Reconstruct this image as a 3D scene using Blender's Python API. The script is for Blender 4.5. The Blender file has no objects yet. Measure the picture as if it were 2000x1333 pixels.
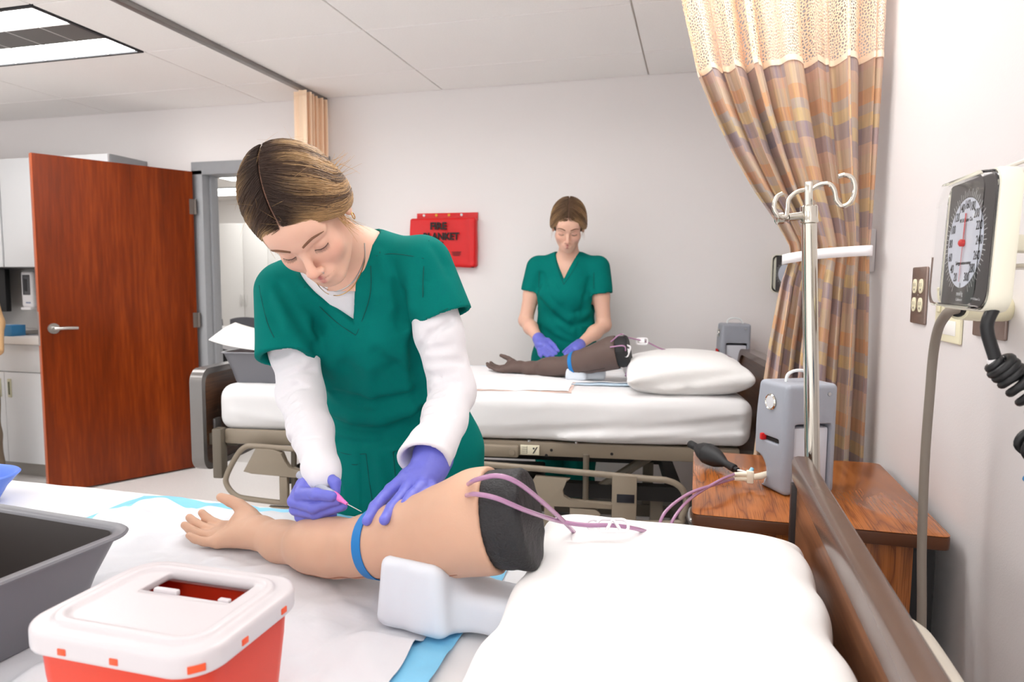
import bpy, bmesh, math, random
import numpy as np
from mathutils import Vector, Matrix, Euler

random.seed(7)
rng = np.random.default_rng(7)
PI = math.pi
SC = bpy.context.scene
COL = SC.collection

# ------------------------------------------------------------------ camera
CAM_YAW, CAM_PITCH, CAM_ROLL = 0.265356, 0.086979, 0.006687
CAM_Z = 1.295
def _cam():
    cy, sy = math.cos(CAM_YAW), math.sin(CAM_YAW)
    cp, sp = math.cos(CAM_PITCH), math.sin(CAM_PITCH)
    fwd = Vector((-sy*cp, cy*cp, -sp)); right = Vector((cy, sy, 0)); up = right.cross(fwd)
    cr, sr = math.cos(CAM_ROLL), math.sin(CAM_ROLL)
    r2 = right*cr + up*sr; u2 = up*cr - right*sr
    m = Matrix((r2, u2, -fwd)).transposed().to_4x4()
    m.translation = (0, 0, CAM_Z)
    cd = bpy.data.cameras.new('camera')
    cd.sensor_width = 36.0; cd.lens = 24.0; cd.clip_start = 0.05
    cd.dof.use_dof = True; cd.dof.focus_distance = 1.45; cd.dof.aperture_fstop = 5.6
    o = bpy.data.objects.new('camera', cd); COL.objects.link(o); o.matrix_world = m
    SC.camera = o
_cam()

# ------------------------------------------------------------------ world, exposure
w = bpy.data.worlds.new('world'); SC.world = w; w.use_nodes = True
w.node_tree.nodes['Background'].inputs[0].default_value = (0.985, 0.99, 1.0, 1)
w.node_tree.nodes['Background'].inputs[1].default_value = 1.45
SC.view_settings.view_transform = 'Standard'
SC.view_settings.look = 'None'
SC.view_settings.gamma = 1.0
SC.view_settings.use_curve_mapping = False
SC.view_settings.exposure = 0.26
LAMP = 14.0          # radiance of the lit ceiling diffusers
SC.cycles.use_denoising = True
SC.cycles.max_bounces = 8
SC.cycles.diffuse_bounces = 7
SC.cycles.sample_clamp_indirect = 8
# the photographer's flash, turned up against the ceiling corner (it bounces into the room)
_fd = bpy.data.lights.new('bounce_flash', 'SPOT'); _fd.energy = 110; _fd.spot_size = math.radians(95); _fd.spot_blend = .8; _fd.shadow_soft_size = .04; _fd.color = (1, .985, .97)
_fo = bpy.data.objects.new('bounce_flash', _fd); COL.objects.link(_fo); _fo.location = (.12, -.22, 1.42)
_fo.rotation_euler = Vector((.16, .42, 1.0)).to_track_quat('-Z', 'Y').to_euler()

# ------------------------------------------------------------------ object helpers
def link(o, parent=None):
    COL.objects.link(o)
    if parent is not None: o.parent = parent
    return o
WM = {}
def thing(name, label, cat, loc=(0,0,0), rotz=0.0, group=None, kind=None, rot=None):
    o = bpy.data.objects.new(name, None); COL.objects.link(o)
    o.empty_display_size = 0.05
    o.location = loc; o.rotation_euler = rot if rot else (0, 0, rotz)
    WM[o.name] = Matrix.Translation(loc) @ Euler(rot if rot else (0, 0, rotz)).to_matrix().to_4x4()
    return tag(o, label, cat, group, kind)
def tag(o, label=None, cat=None, group=None, kind=None):
    if label: o['label'] = label
    if cat: o['category'] = cat
    if group: o['group'] = group
    if kind: o['kind'] = kind
    return o
def struct(o, label=None, cat=None):
    o['kind'] = 'structure'
    if label: o['label'] = label
    if cat: o['category'] = cat
    return o
def root_inv(parent):
    m = Matrix.Identity(4); p = parent
    while p is not None:
        if p.name in WM: m = WM[p.name]; break
        p = p.parent
    return m.inverted()
def finish(me, mat, smooth=True, angle=0.7):
    if mat is not None:
        for m in (mat if isinstance(mat, (list, tuple)) else [mat]): me.materials.append(m)
    if smooth:
        me.shade_smooth(); 
        if angle: me.set_sharp_from_angle(angle=angle)
    return me
def mesh_obj(name, verts, faces, mat, parent=None, world=True, smooth=True, angle=0.7, col=None, uv=None):
    v = np.asarray(verts, dtype=np.float64).reshape(-1, 3)
    if parent is not None and world:
        M = np.array(root_inv(parent)); v = v @ M[:3,:3].T + M[:3,3]
    me = bpy.data.meshes.new(name)
    f = np.asarray(faces)
    if f.dtype != object and f.ndim == 2:
        n, k = f.shape
        me.vertices.add(len(v)); me.vertices.foreach_set('co', v.astype(np.float32).ravel())
        me.loops.add(n*k); me.loops.foreach_set('vertex_index', f.astype(np.int32).ravel())
        me.polygons.add(n)
        me.polygons.foreach_set('loop_start', np.arange(0, n*k, k, dtype=np.int32))
        me.update(calc_edges=True); me.validate()
    else:
        me.from_pydata([tuple(p) for p in v], [], [tuple(int(i) for i in q) for q in faces]); me.update()
    if col is not None:
        c = np.ones((len(v), 4), np.float32); c[:, :3] = col
        a = me.color_attributes.new('tint', 'FLOAT_COLOR', 'POINT'); a.data.foreach_set('color', c.ravel())
    finish(me, mat, smooth, angle)
    o = bpy.data.objects.new(name, me)
    return link(o, parent)

class G:
    """collects shapes into one mesh"""
    def __init__(s): s.bm = bmesh.new()
    def _xf(s, vs, M):
        if M is not None:
            bmesh.ops.transform(s.bm, matrix=M, verts=vs)
    def box(s, x0, x1, y0, y1, z0, z1, bev=0.0, seg=2, M=None, edges=None):
        b2 = bmesh.new(); vs = bmesh.ops.create_cube(b2, size=1.0)['verts']
        for v in vs:
            v.co = Vector((x0 + (v.co.x+.5)*(x1-x0), y0 + (v.co.y+.5)*(y1-y0), z0 + (v.co.z+.5)*(z1-z0)))
        if bev > 0:
            bmesh.ops.bevel(b2, geom=list(b2.edges), offset=bev, segments=seg, profile=.5, affect='EDGES', clamp_overlap=True)
        b2.verts.index_update()
        vv = [v.co.copy() for v in b2.verts]; ff = [[v.index for v in f.verts] for f in b2.faces]; b2.free()
        return s.raw(vv, ff, M)
    def raw(s, verts, faces, M=None):
        vv = [s.bm.verts.new(Vector(v) if M is None else M @ Vector(v)) for v in verts]
        for f in faces:
            try: s.bm.faces.new([vv[i] for i in f])
            except ValueError: pass
        for v in vv: v.tag = True
        return s
    def tube(s, pts, r, n=12, closed=False, cap=True, flat=None, M=None):
        P = [Vector(p) for p in pts]; N = len(P)
        R = r if isinstance(r, (list, tuple, np.ndarray)) else [r]*N
        T = []
        for i in range(N):
            a = P[(i-1) % N] if (i > 0 or closed) else P[i]
            b = P[(i+1) % N] if (i < N-1 or closed) else P[i]
            T.append((b-a).normalized())
        up = Vector((0,0,1)) if abs(T[0].z) < .9 else Vector((1,0,0))
        nrm = (up - T[0]*up.dot(T[0])).normalized()
        verts, faces = [], []
        for i in range(N):
            nrm = (nrm - T[i]*nrm.dot(T[i])).normalized()
            bi = T[i].cross(nrm)
            for k in range(n):
                a = 2*PI*k/n
                fl = 1.0 if flat is None else flat
                verts.append(P[i] + nrm*(math.cos(a)*R[i]) + bi*(math.sin(a)*R[i]*fl))
        for i in range(N if closed else N-1):
            j = (i+1) % N
            for k in range(n):
                k2 = (k+1) % n
                faces.append((i*n+k, j*n+k, j*n+k2, i*n+k2)[::-1])
        if cap and not closed:
            faces.append(tuple(range(n))); faces.append(tuple(reversed(range((N-1)*n, N*n))))
        return s.raw(verts, faces, M)
    def cyl(s, p0, p1, r0, r1=None, n=24, cap=True, M=None):
        return s.tube([p0, p1], [r0, r0 if r1 is None else r1], n=n, cap=cap, M=M)
    def lathe(s, prof, n=32, M=None, cap=True):
        verts, faces = [], []
        for (r, z) in prof:
            for k in range(n):
                a = 2*PI*k/n; verts.append((r*math.cos(a), r*math.sin(a), z))
        for i in range(len(prof)-1):
            for k in range(n):
                k2 = (k+1) % n
                faces.append((i*n+k, i*n+k2, (i+1)*n+k2, (i+1)*n+k))
        if cap:
            faces.append(tuple(reversed(range(n)))); faces.append(tuple(range((len(prof)-1)*n, len(prof)*n)))
        return s.raw(verts, faces, M)
    def prism(s, poly, z0, z1, M=None, bev=0.0, seg=2):
        n = len(poly)
        verts = [(x, y, z0) for x, y in poly] + [(x, y, z1) for x, y in poly]
        faces = [tuple(reversed(range(n))), tuple(range(n, 2*n))] + [(i, (i+1) % n, n+(i+1) % n, n+i) for i in range(n)]
        if bev <= 0: return s.raw(verts, faces, M)
        b2 = bmesh.new(); vv = [b2.verts.new(v) for v in verts]
        for f in faces: b2.faces.new([vv[i] for i in f])
        es = [e for e in b2.edges if abs(e.verts[0].co.z-e.verts[1].co.z) < 1e-7]
        bmesh.ops.bevel(b2, geom=es, offset=bev, segments=seg, profile=.5, affect='EDGES', clamp_overlap=True)
        b2.verts.index_update()
        vs = [v.co.copy() for v in b2.verts]; fs = [[v.index for v in f.verts] for f in b2.faces]; b2.free()
        return s.raw(vs, fs, M)
    def loft(s, rings, cap=True, closed=True, M=None):
        n = len(rings[0]); verts = [p for r in rings for p in r]; faces = []
        for i in range(len(rings)-1):
            for k in range(n if closed else n-1):
                k2 = (k+1) % n
                faces.append((i*n+k, i*n+k2, (i+1)*n+k2, (i+1)*n+k))
        if cap:
            faces.append(tuple(reversed(range(n)))); faces.append(tuple(range((len(rings)-1)*n, len(rings)*n)))
        return s.raw(verts, faces, M)
    def build(s, name, mat, parent=None, world=True, smooth=True, angle=0.7):
        bmesh.ops.recalc_face_normals(s.bm, faces=s.bm.faces)
        if parent is not None and world: bmesh.ops.transform(s.bm, matrix=root_inv(parent), verts=s.bm.verts)
        me = bpy.data.meshes.new(name); s.bm.to_mesh(me); s.bm.free()
        finish(me, mat, smooth, angle)
        return link(bpy.data.objects.new(name, me), parent)

def split_build(g, name, mat_, parent=None, world=True, smooth=True, angle=0.7):
    """build every separate piece collected in g as an object of its own"""
    bm = g.bm; bm.verts.ensure_lookup_table(); bm.verts.index_update(); seen = set(); out = []
    for v in bm.verts:
        if v.index in seen: continue
        st = [v]; isl = []; seen.add(v.index)
        while st:
            a = st.pop(); isl.append(a)
            for e in a.link_edges:
                b = e.other_vert(a)
                if b.index not in seen: seen.add(b.index); st.append(b)
        ids = {a.index: i for i, a in enumerate(isl)}
        fs = {f for a in isl for f in a.link_faces}
        gg = G().raw([a.co.copy() for a in isl], [[ids[x.index] for x in f.verts] for f in sorted(fs, key=lambda f: f.index)])
        out.append(gg.build(name, mat_, parent, world, smooth, angle))
    bm.free()
    return out
def rrect(x0, x1, y0, y1, r, n=6):
    out = []
    for cx, cy, a0 in ((x1-r, y1-r, 0), (x0+r, y1-r, PI/2), (x0+r, y0+r, PI), (x1-r, y0+r, 1.5*PI)):
        for k in range(n+1):
            a = a0 + PI/2*k/n; out.append((cx+r*math.cos(a), cy+r*math.sin(a)))
    return out
def catmull(pts, n=8, closed=False):
    P = [Vector(p) for p in pts]; out = []; N = len(P)
    for i in range(N if closed else N-1):
        p1, p2 = P[i], P[(i+1) % N]
        p0 = P[i-1] if (i > 0 or closed) else p1*2-p2
        p3 = P[(i+2) % N] if (i < N-2 or closed) else p2*2-p1
        for k in range(n):
            t = k/n
            out.append(.5*((2*p1)+(-p0+p2)*t+(2*p0-5*p1+4*p2-p3)*t*t+(-p0+3*p1-3*p2+p3)*t**3))
    if not closed: out.append(P[-1])
    return out
def frame_from(origin, xaxis, zaxis):
    z = Vector(zaxis).normalized(); x = Vector(xaxis); x = (x - z*x.dot(z)).normalized(); y = z.cross(x)
    m = Matrix((x, y, z)).transposed().to_4x4(); m.translation = origin
    return m
def copy_tree(o, parent=None):
    c = o.copy(); COL.objects.link(c); c.parent = parent
    if o.name in WM: WM[c.name] = WM[o.name].copy()
    for ch in list(o.children): copy_tree(ch, c)
    return c

def text(name, body, size, m, M, parent=None, depth=.0004, bold=0.0, align='CENTER', world=True, sx=1.0):
    cu = bpy.data.curves.new('t', 'FONT'); cu.body = body; cu.size = size; cu.align_x = align; cu.align_y = 'CENTER'
    cu.extrude = depth; cu.offset = bold; cu.resolution_u = 3
    o = bpy.data.objects.new('t', cu); COL.objects.link(o)
    dg = bpy.context.evaluated_depsgraph_get(); me = bpy.data.meshes.new_from_object(o.evaluated_get(dg))
    bpy.data.objects.remove(o); bpy.data.curves.remove(cu)
    me.transform(Matrix.Diagonal((sx, 1, 1, 1))); MM = M
    if parent is not None and world: MM = root_inv(parent) @ M
    me.transform(MM); me.name = name; me.materials.clear(); me.materials.append(m)
    return link(bpy.data.objects.new(name, me), parent)

# value noise in numpy
_PERM = rng.permutation(4096)
_VAL = rng.random(4096).astype(np.float32)*2-1
def vnoise(p):
    p = np.asarray(p, np.float32); i = np.floor(p).astype(np.int64); f = p - i; f = f*f*(3-2*f)
    def h(a, b, c): return _VAL[_PERM[(_PERM[(_PERM[a & 4095] + b) & 4095] + c) & 4095]]
    x, y, z = i[..., 0], i[..., 1], i[..., 2]; fx, fy, fz = f[..., 0], f[..., 1], f[..., 2]
    def L(a, b, t): return a + (b-a)*t
    return L(L(L(h(x,y,z), h(x+1,y,z), fx), L(h(x,y+1,z), h(x+1,y+1,z), fx), fy),
             L(L(h(x,y,z+1), h(x+1,y,z+1), fx), L(h(x,y+1,z+1), h(x+1,y+1,z+1), fx), fy), fz)
def fbm(p, o=3):
    s = 0; a = 1.0; p = np.asarray(p, np.float32)
    for _ in range(o): s = s + a*vnoise(p); p = p*2.03+11.7; a *= .5
    return s

# ------------------------------------------------------------------ materials
def srgb(r, g, b):
    f = lambda c: (c/255)/12.92 if c/255 <= .04045 else (((c/255)+.055)/1.055)**2.4
    return (f(r), f(g), f(b))
MATS = {}
def mat(name, col, rough=.5, metal=0.0, bump=0.0, bscale=40.0, var=0.0, vscale=6.0, spec=.5, emit=None, estr=0.0,
        trans=0.0, ior=1.45, sss=0.0, sss_r=(1, .35, .2), coat=0.0, stretch=None, alpha=1.0, attr=None, sheen=0.0, detail=4.0):
    if name in MATS: return MATS[name]
    m = bpy.data.materials.new(name); m.use_nodes = True; nt = m.node_tree; N = nt.nodes; L = nt.links
    b = N['Principled BSDF']
    b.inputs['Base Color'].default_value = (*col, 1); b.inputs['Roughness'].default_value = rough
    b.inputs['Metallic'].default_value = metal; b.inputs['Specular IOR Level'].default_value = spec
    b.inputs['IOR'].default_value = ior; b.inputs['Transmission Weight'].default_value = trans
    b.inputs['Alpha'].default_value = alpha; b.inputs['Coat Weight'].default_value = coat; b.inputs['Coat Roughness'].default_value = .1
    if sss > 0:
        b.inputs['Subsurface Weight'].default_value = sss; b.inputs['Subsurface Radius'].default_value = sss_r
        b.inputs['Subsurface Scale'].default_value = .008
    if sheen > 0: b.inputs['Sheen Weight'].default_value = sheen
    if emit is not None:
        b.inputs['Emission Color'].default_value = (*emit, 1); b.inputs['Emission Strength'].default_value = estr
    tc = None
    if bump > 0 or var > 0:
        tc = N.new('ShaderNodeTexCoord'); mp = N.new('ShaderNodeMapping'); L.new(tc.outputs['Object'], mp.inputs[0])
        if stretch: mp.inputs['Scale'].default_value = stretch
    src = None
    if attr:
        a = N.new('ShaderNodeAttribute'); a.attribute_name = attr; src = a.outputs['Color']
    if var > 0:
        n = N.new('ShaderNodeTexNoise'); n.inputs['Scale'].default_value = vscale; n.inputs['Detail'].default_value = detail
        L.new(mp.outputs[0], n.inputs['Vector'])
        mx = N.new('ShaderNodeMixRGB'); mx.blend_type = 'MULTIPLY'; mx.inputs[0].default_value = 1
        rp = N.new('ShaderNodeMapRange'); rp.inputs['From Min'].default_value = .3; rp.inputs['From Max'].default_value = .7
        rp.inputs['To Min'].default_value = 1-var; rp.inputs['To Max'].default_value = 1+var*.3
        L.new(n.outputs['Fac'], rp.inputs['Value'])
        if src: L.new(src, mx.inputs[1])
        else: mx.inputs[1].default_value = (*col, 1)
        L.new(rp.outputs[0], mx.inputs[2]); src = mx.outputs[0]
    if src: L.new(src, b.inputs['Base Color'])
    if bump > 0:
        n2 = N.new('ShaderNodeTexNoise'); n2.inputs['Scale'].default_value = bscale; n2.inputs['Detail'].default_value = 3
        L.new(mp.outputs[0], n2.inputs['Vector'])
        bp = N.new('ShaderNodeBump'); bp.inputs['Strength'].default_value = bump; bp.inputs['Distance'].default_value = .002
        L.new(n2.outputs['Fac'], bp.inputs['Height']); L.new(bp.outputs[0], b.inputs['Normal'])
    MATS[name] = m
    return m
def wood(name, c0, c1, c2, axis='x', scale=14.0, rough=.3, dist=3.0, fine=90.0, coat=.0, stretch=.06, contrast=(.35, .62)):
    """grain running along the given object axis"""
    m = bpy.data.materials.new(name); m.use_nodes = True; nt = m.node_tree; N = nt.nodes; L = nt.links
    b = N['Principled BSDF']; b.inputs['Roughness'].default_value = rough; b.inputs['Coat Weight'].default_value = coat
    b.inputs['Coat Roughness'].default_value = .15
    tc = N.new('ShaderNodeTexCoord'); mp = N.new('ShaderNodeMapping'); L.new(tc.outputs['Object'], mp.inputs[0])
    sc = [1.0, 1.0, 1.0]; sc['xyz'.index(axis)] = stretch; mp.inputs['Scale'].default_value = sc
    n1 = N.new('ShaderNodeTexNoise'); n1.inputs['Scale'].default_value = scale; n1.inputs['Detail'].default_value = 5; n1.inputs['Distortion'].default_value = dist*.1
    L.new(mp.outputs[0], n1.inputs['Vector'])
    n2 = N.new('ShaderNodeTexNoise'); n2.inputs['Scale'].default_value = fine; n2.inputs['Detail'].default_value = 4
    L.new(mp.outputs[0], n2.inputs['Vector'])
    mx = N.new('ShaderNodeMath'); mx.operation = 'MULTIPLY_ADD'; mx.inputs[1].default_value = .45
    ad = N.new('ShaderNodeMath'); ad.operation = 'MULTIPLY'; ad.inputs[1].default_value = .55
    L.new(n1.outputs['Fac'], ad.inputs[0]); L.new(n2.outputs['Fac'], mx.inputs[0]); L.new(ad.outputs[0], mx.inputs[2])
    cr = N.new('ShaderNodeValToRGB'); L.new(mx.outputs[0], cr.inputs[0])
    e = cr.color_ramp.elements; e[0].position = contrast[0]; e[0].color = (*c0, 1); e[1].position = contrast[1]; e[1].color = (*c2, 1)
    k = cr.color_ramp.elements.new((contrast[0]+contrast[1])/2); k.color = (*c1, 1)
    L.new(cr.outputs[0], b.inputs['Base Color'])
    return m
def oak(name, axis='x', rings='z', rough=.22):
    """flat-sawn oak laminate: cathedral bands plus short dark pores"""
    m = bpy.data.materials.new(name); m.use_nodes = True; nt = m.node_tree; N = nt.nodes; L = nt.links
    b = N['Principled BSDF']; b.inputs['Roughness'].default_value = rough
    tc = N.new('ShaderNodeTexCoord'); mp = N.new('ShaderNodeMapping'); L.new(tc.outputs['Object'], mp.inputs[0])
    sc = [5.0, 5.0, 5.0]; sc['xyz'.index(axis)] = .9; mp.inputs['Scale'].default_value = sc
    n0 = N.new('ShaderNodeTexNoise'); n0.inputs['Scale'].default_value = 1.3; n0.inputs['Detail'].default_value = 3
    L.new(mp.outputs[0], n0.inputs['Vector'])
    mu = N.new('ShaderNodeMath'); mu.operation = 'MULTIPLY'; mu.inputs[1].default_value = 11.0; L.new(n0.outputs['Fac'], mu.inputs[0])
    fr = N.new('ShaderNodeMath'); fr.operation = 'FRACT'; L.new(mu.outputs[0], fr.inputs[0])
    mp2 = N.new('ShaderNodeMapping'); L.new(tc.outputs['Object'], mp2.inputs[0])
    s2 = [520.0, 520.0, 520.0]; s2['xyz'.index(axis)] = 9.0; mp2.inputs['Scale'].default_value = s2
    n1 = N.new('ShaderNodeTexNoise'); n1.inputs['Scale'].default_value = 1.0; n1.inputs['Detail'].default_value = 2
    L.new(mp2.outputs[0], n1.inputs['Vector'])
    cr = N.new('ShaderNodeValToRGB'); L.new(fr.outputs[0], cr.inputs[0]); e = cr.color_ramp.elements
    e[0].position = .0; e[0].color = (*srgb(140, 78, 34), 1); e[1].position = .35; e[1].color = (*srgb(170, 100, 46), 1)
    k = e.new(.8); k.color = (*srgb(160, 92, 40), 1); k = e.new(1.0); k.color = (*srgb(124, 66, 28), 1)
    c2 = N.new('ShaderNodeValToRGB'); L.new(n1.outputs['Fac'], c2.inputs[0]); e = c2.color_ramp.elements
    e[0].position = .34; e[0].color = (.42, .38, .34, 1); e[1].position = .50; e[1].color = (1, 1, 1, 1)
    mx = N.new('ShaderNodeMixRGB'); mx.blend_type = 'MULTIPLY'; mx.inputs[0].default_value = .75
    L.new(cr.outputs[0], mx.inputs[1]); L.new(c2.outputs[0], mx.inputs[2]); L.new(mx.outputs[0], b.inputs['Base Color'])
    return m
# ================================================================== implicit-surface modelling (surface nets)
def sdf_mesh(fn, lo, hi, h, B=8, slack=1.25, extra=0.0):
    lo = np.array(lo, np.float64); hi = np.array(hi, np.float64)
    nb = np.ceil((hi-lo)/(h*B)).astype(int)
    gi = np.stack(np.meshgrid(*[np.arange(n) for n in nb], indexing='ij'), -1).reshape(-1, 3)
    cen = lo + (gi+.5)*(B*h)
    d = fn(cen.astype(np.float32))
    keep = np.abs(d) < (B*h*.5*1.733)*slack + extra
    gi = gi[keep]
    if len(gi) == 0: return np.zeros((0,3)), np.zeros((0,4), int)
    k = np.arange(B+1); off = np.stack(np.meshgrid(k, k, k, indexing='ij'), -1).reshape(-1, 3)
    nodes = gi[:, None, :]*B + off[None]
    V = np.empty((len(gi), (B+1)**3), np.float32)
    step = max(1, 400000//((B+1)**3))
    for s in range(0, len(gi), step):
        pts = (lo + nodes[s:s+step].reshape(-1, 3)*h).astype(np.float32)
        V[s:s+step] = fn(pts).reshape(-1, (B+1)**3)
    V = V.reshape(-1, B+1, B+1, B+1)
    S = V < 0
    c = [S[:, a:B+a, b:B+b, e:B+e] for a in (0, 1) for b in (0, 1) for e in (0, 1)]
    anyi = c[0].copy(); alli = c[0].copy()
    for q in c[1:]: anyi |= q; alli &= q
    act = anyi & ~alli
    bi, ci, cj, ck = np.nonzero(act)
    cell = gi[bi]*B + np.stack([ci, cj, ck], -1)
    dims = nb*B+1
    cid = (cell[:, 0]*dims[1] + cell[:, 1])*dims[2] + cell[:, 2]
    corner = {}
    for a in (0, 1):
        for b in (0, 1):
            for e in (0, 1): corner[a, b, e] = V[bi, ci+a, cj+b, ck+e]
    acc = np.zeros((len(bi), 3)); cnt = np.zeros(len(bi))
    for p in corner:
        for ax in range(3):
            if p[ax] == 1: continue
            q = list(p); q[ax] = 1; q = tuple(q)
            v0, v1 = corner[p], corner[q]
            m = (v0 < 0) != (v1 < 0)
            t = np.where(m, v0/np.where(m, v0-v1, 1), 0)
            pos = np.tile(np.array(p, float), (len(bi), 1)); pos[:, ax] = t
            acc += pos*m[:, None]; cnt += m
    vert = lo + (cell + acc/np.maximum(cnt, 1)[:, None])*h
    order = np.argsort(cid); cids = cid[order]
    def look(ids):
        k = np.searchsorted(cids, ids); k = np.clip(k, 0, len(cids)-1)
        return np.where(cids[k] == ids, order[k], -1)
    faces = []
    stride = np.array([dims[1]*dims[2], dims[2], 1])
    for ax in range(3):
        sl0 = [slice(None)]+[slice(0, B)]*3; sl1 = list(sl0); sl1[ax+1] = slice(1, B+1)
        a, b = S[tuple(sl0)], S[tuple(sl1)]
        x = a != b
        e = np.nonzero(x)
        node = gi[e[0]]*B + np.stack(e[1:], -1)
        base = node @ stride
        u, v = (ax+1) % 3, (ax+2) % 3
        ok = (node[:, u] > 0) & (node[:, v] > 0)
        base = base[ok]; inside = a[e][ok]
        q = np.stack([look(base-stride[u]-stride[v]), look(base-stride[v]), look(base), look(base-stride[u])], -1)
        q = np.where(inside[:, None], q, q[:, ::-1])
        faces.append(q[(q >= 0).all(1)])
    return vert, np.concatenate(faces)
def smin(a, b, k):
    h = np.clip(.5+.5*(b-a)/k, 0, 1); return b+(a-b)*h-k*h*(1-h)
def smax(a, b, k): return -smin(-a, -b, k)
def s_cap(p, a, b, ra, rb=None):
    a = np.asarray(a, np.float32); b = np.asarray(b, np.float32); rb = ra if rb is None else rb
    ab = b-a; t = np.clip(((p-a) @ ab)/max(1e-9, float(ab @ ab)), 0, 1)
    return np.linalg.norm(p-(a+t[:, None]*ab), axis=1) - (ra+(rb-ra)*t)
def s_chain(p, pts, rad, k=.006):
    d = None
    for i in range(len(pts)-1):
        e = s_cap(p, pts[i], pts[i+1], rad[i], rad[i+1]); d = e if d is None else smin(d, e, k)
    return d
def s_ell(p, c, r, Rm=None):
    q = p-np.asarray(c, np.float32)
    if Rm is not None: q = q @ np.asarray(Rm, np.float32)
    r = np.asarray(r, np.float32); k0 = np.linalg.norm(q/r, axis=1); k1 = np.linalg.norm(q/(r*r), axis=1)
    return k0*(k0-1)/np.maximum(k1, 1e-6)
def s_seg(p, c0, c1, a0, b0, a1, b1, right):
    """elliptic cone between two section centres; a = half width along right, b = half depth"""
    c0 = np.asarray(c0, np.float32); c1 = np.asarray(c1, np.float32); d = c1-c0; L = float(np.linalg.norm(d)); d = d/L
    r = np.asarray(right, np.float32); r = r-d*(r @ d); r = r/np.linalg.norm(r); fw = np.cross(d, r)
    q = p-c0; al = q @ d; t = np.clip(al/L, 0, 1); u = q @ r; v = q @ fw; over = al-np.clip(al, 0, L)
    a = a0+(a1-a0)*t; b = b0+(b1-b0)*t; m = np.minimum(a, b)
    k0 = np.sqrt((u/a)**2+(v/b)**2+(over/m)**2)
    k1 = np.sqrt((u/a**2)**2+(v/b**2)**2+(over/m**2)**2)
    return np.where(k0 > 1e-4, k0*(k0-1)/np.maximum(k1, 1e-6), -m)
def s_loft(p, secs, right, k=.02):
    d = None
    for i in range(len(secs)-1):
        (c0, a0, b0), (c1, a1, b1) = secs[i], secs[i+1]
        e = s_seg(p, c0, c1, a0, b0, a1, b1, right); d = e if d is None else smin(d, e, k)
    return d
def s_box(p, c, s, r=0.0, Rm=None):
    q = p-np.asarray(c, np.float32)
    if Rm is not None: q = q @ np.asarray(Rm, np.float32)
    q = np.abs(q)-(np.asarray(s, np.float32)-r)
    return np.linalg.norm(np.maximum(q, 0), axis=1)+np.minimum(q.max(1), 0)-r
def crease(p, a, b, wdt, dep):
    """a soft groove (dep>0) or ridge (dep<0) along segment a-b"""
    d = s_cap(p, a, b, 0.0); return dep*np.exp(-(d/wdt)**2)
def smooth_verts(v, f, it=2, lam=.5):
    e = np.concatenate([f[:, [0, 1]], f[:, [1, 2]], f[:, [2, 3]], f[:, [3, 0]]])
    for _ in range(it):
        s = np.zeros_like(v); n = np.zeros(len(v))
        np.add.at(s, e[:, 0], v[e[:, 1]]); np.add.at(n, e[:, 0], 1)
        np.add.at(s, e[:, 1], v[e[:, 0]]); np.add.at(n, e[:, 1], 1)
        v = v+(s/np.maximum(n, 1)[:, None]-v)*lam
    return v
def sdf_obj(name, fn, lo, hi, h, m, parent=None, world=True, smooth=1, col=None, extra=0.0):
    v, f = sdf_mesh(fn, lo, hi, h, extra=extra)
    if smooth: v = smooth_verts(v, f, smooth)
    c = col(v.astype(np.float32)) if col is not None else None
    return mesh_obj(name, v, f, m, parent, world, True, None, c)
# ================================================================== the room
WX, YW, CH = 0.56, 3.96, 2.44         # right wall, back wall, ceiling height
XL = -6.2
M_wall = mat('wall paint', srgb(224, 220, 220), .55, bump=.12, bscale=260)
M_wallb = mat('wall paint back', srgb(234, 230, 229), .6, bump=.1, bscale=260)
M_tile = mat('ceiling tile', srgb(248, 246, 244), .9, bump=.15, bscale=300, var=.03, vscale=150)
M_grid = mat('ceiling grid', srgb(214, 208, 200), .6)
M_floor = mat('vinyl floor', srgb(234, 231, 229), .35, var=.05, vscale=90, spec=.4)
M_trim = mat('grey painted steel', srgb(150, 152, 155), .4, var=.03, vscale=30)
M_white = mat('white laminate', srgb(222, 224, 226), .45)
M_blk = mat('black plastic', srgb(22, 22, 24), .45)
M_steel = mat('brushed steel', srgb(190, 190, 190), .3, 1.0)
M_chrome = mat('chrome', srgb(205, 200, 190), .12, 1.0)

fl = G().box(XL, WX+.1, -2.6, YW+.14, -.1, 0).build('floor', M_floor, smooth=False); struct(fl, 'pale speckled vinyl floor of the bed room')

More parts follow.
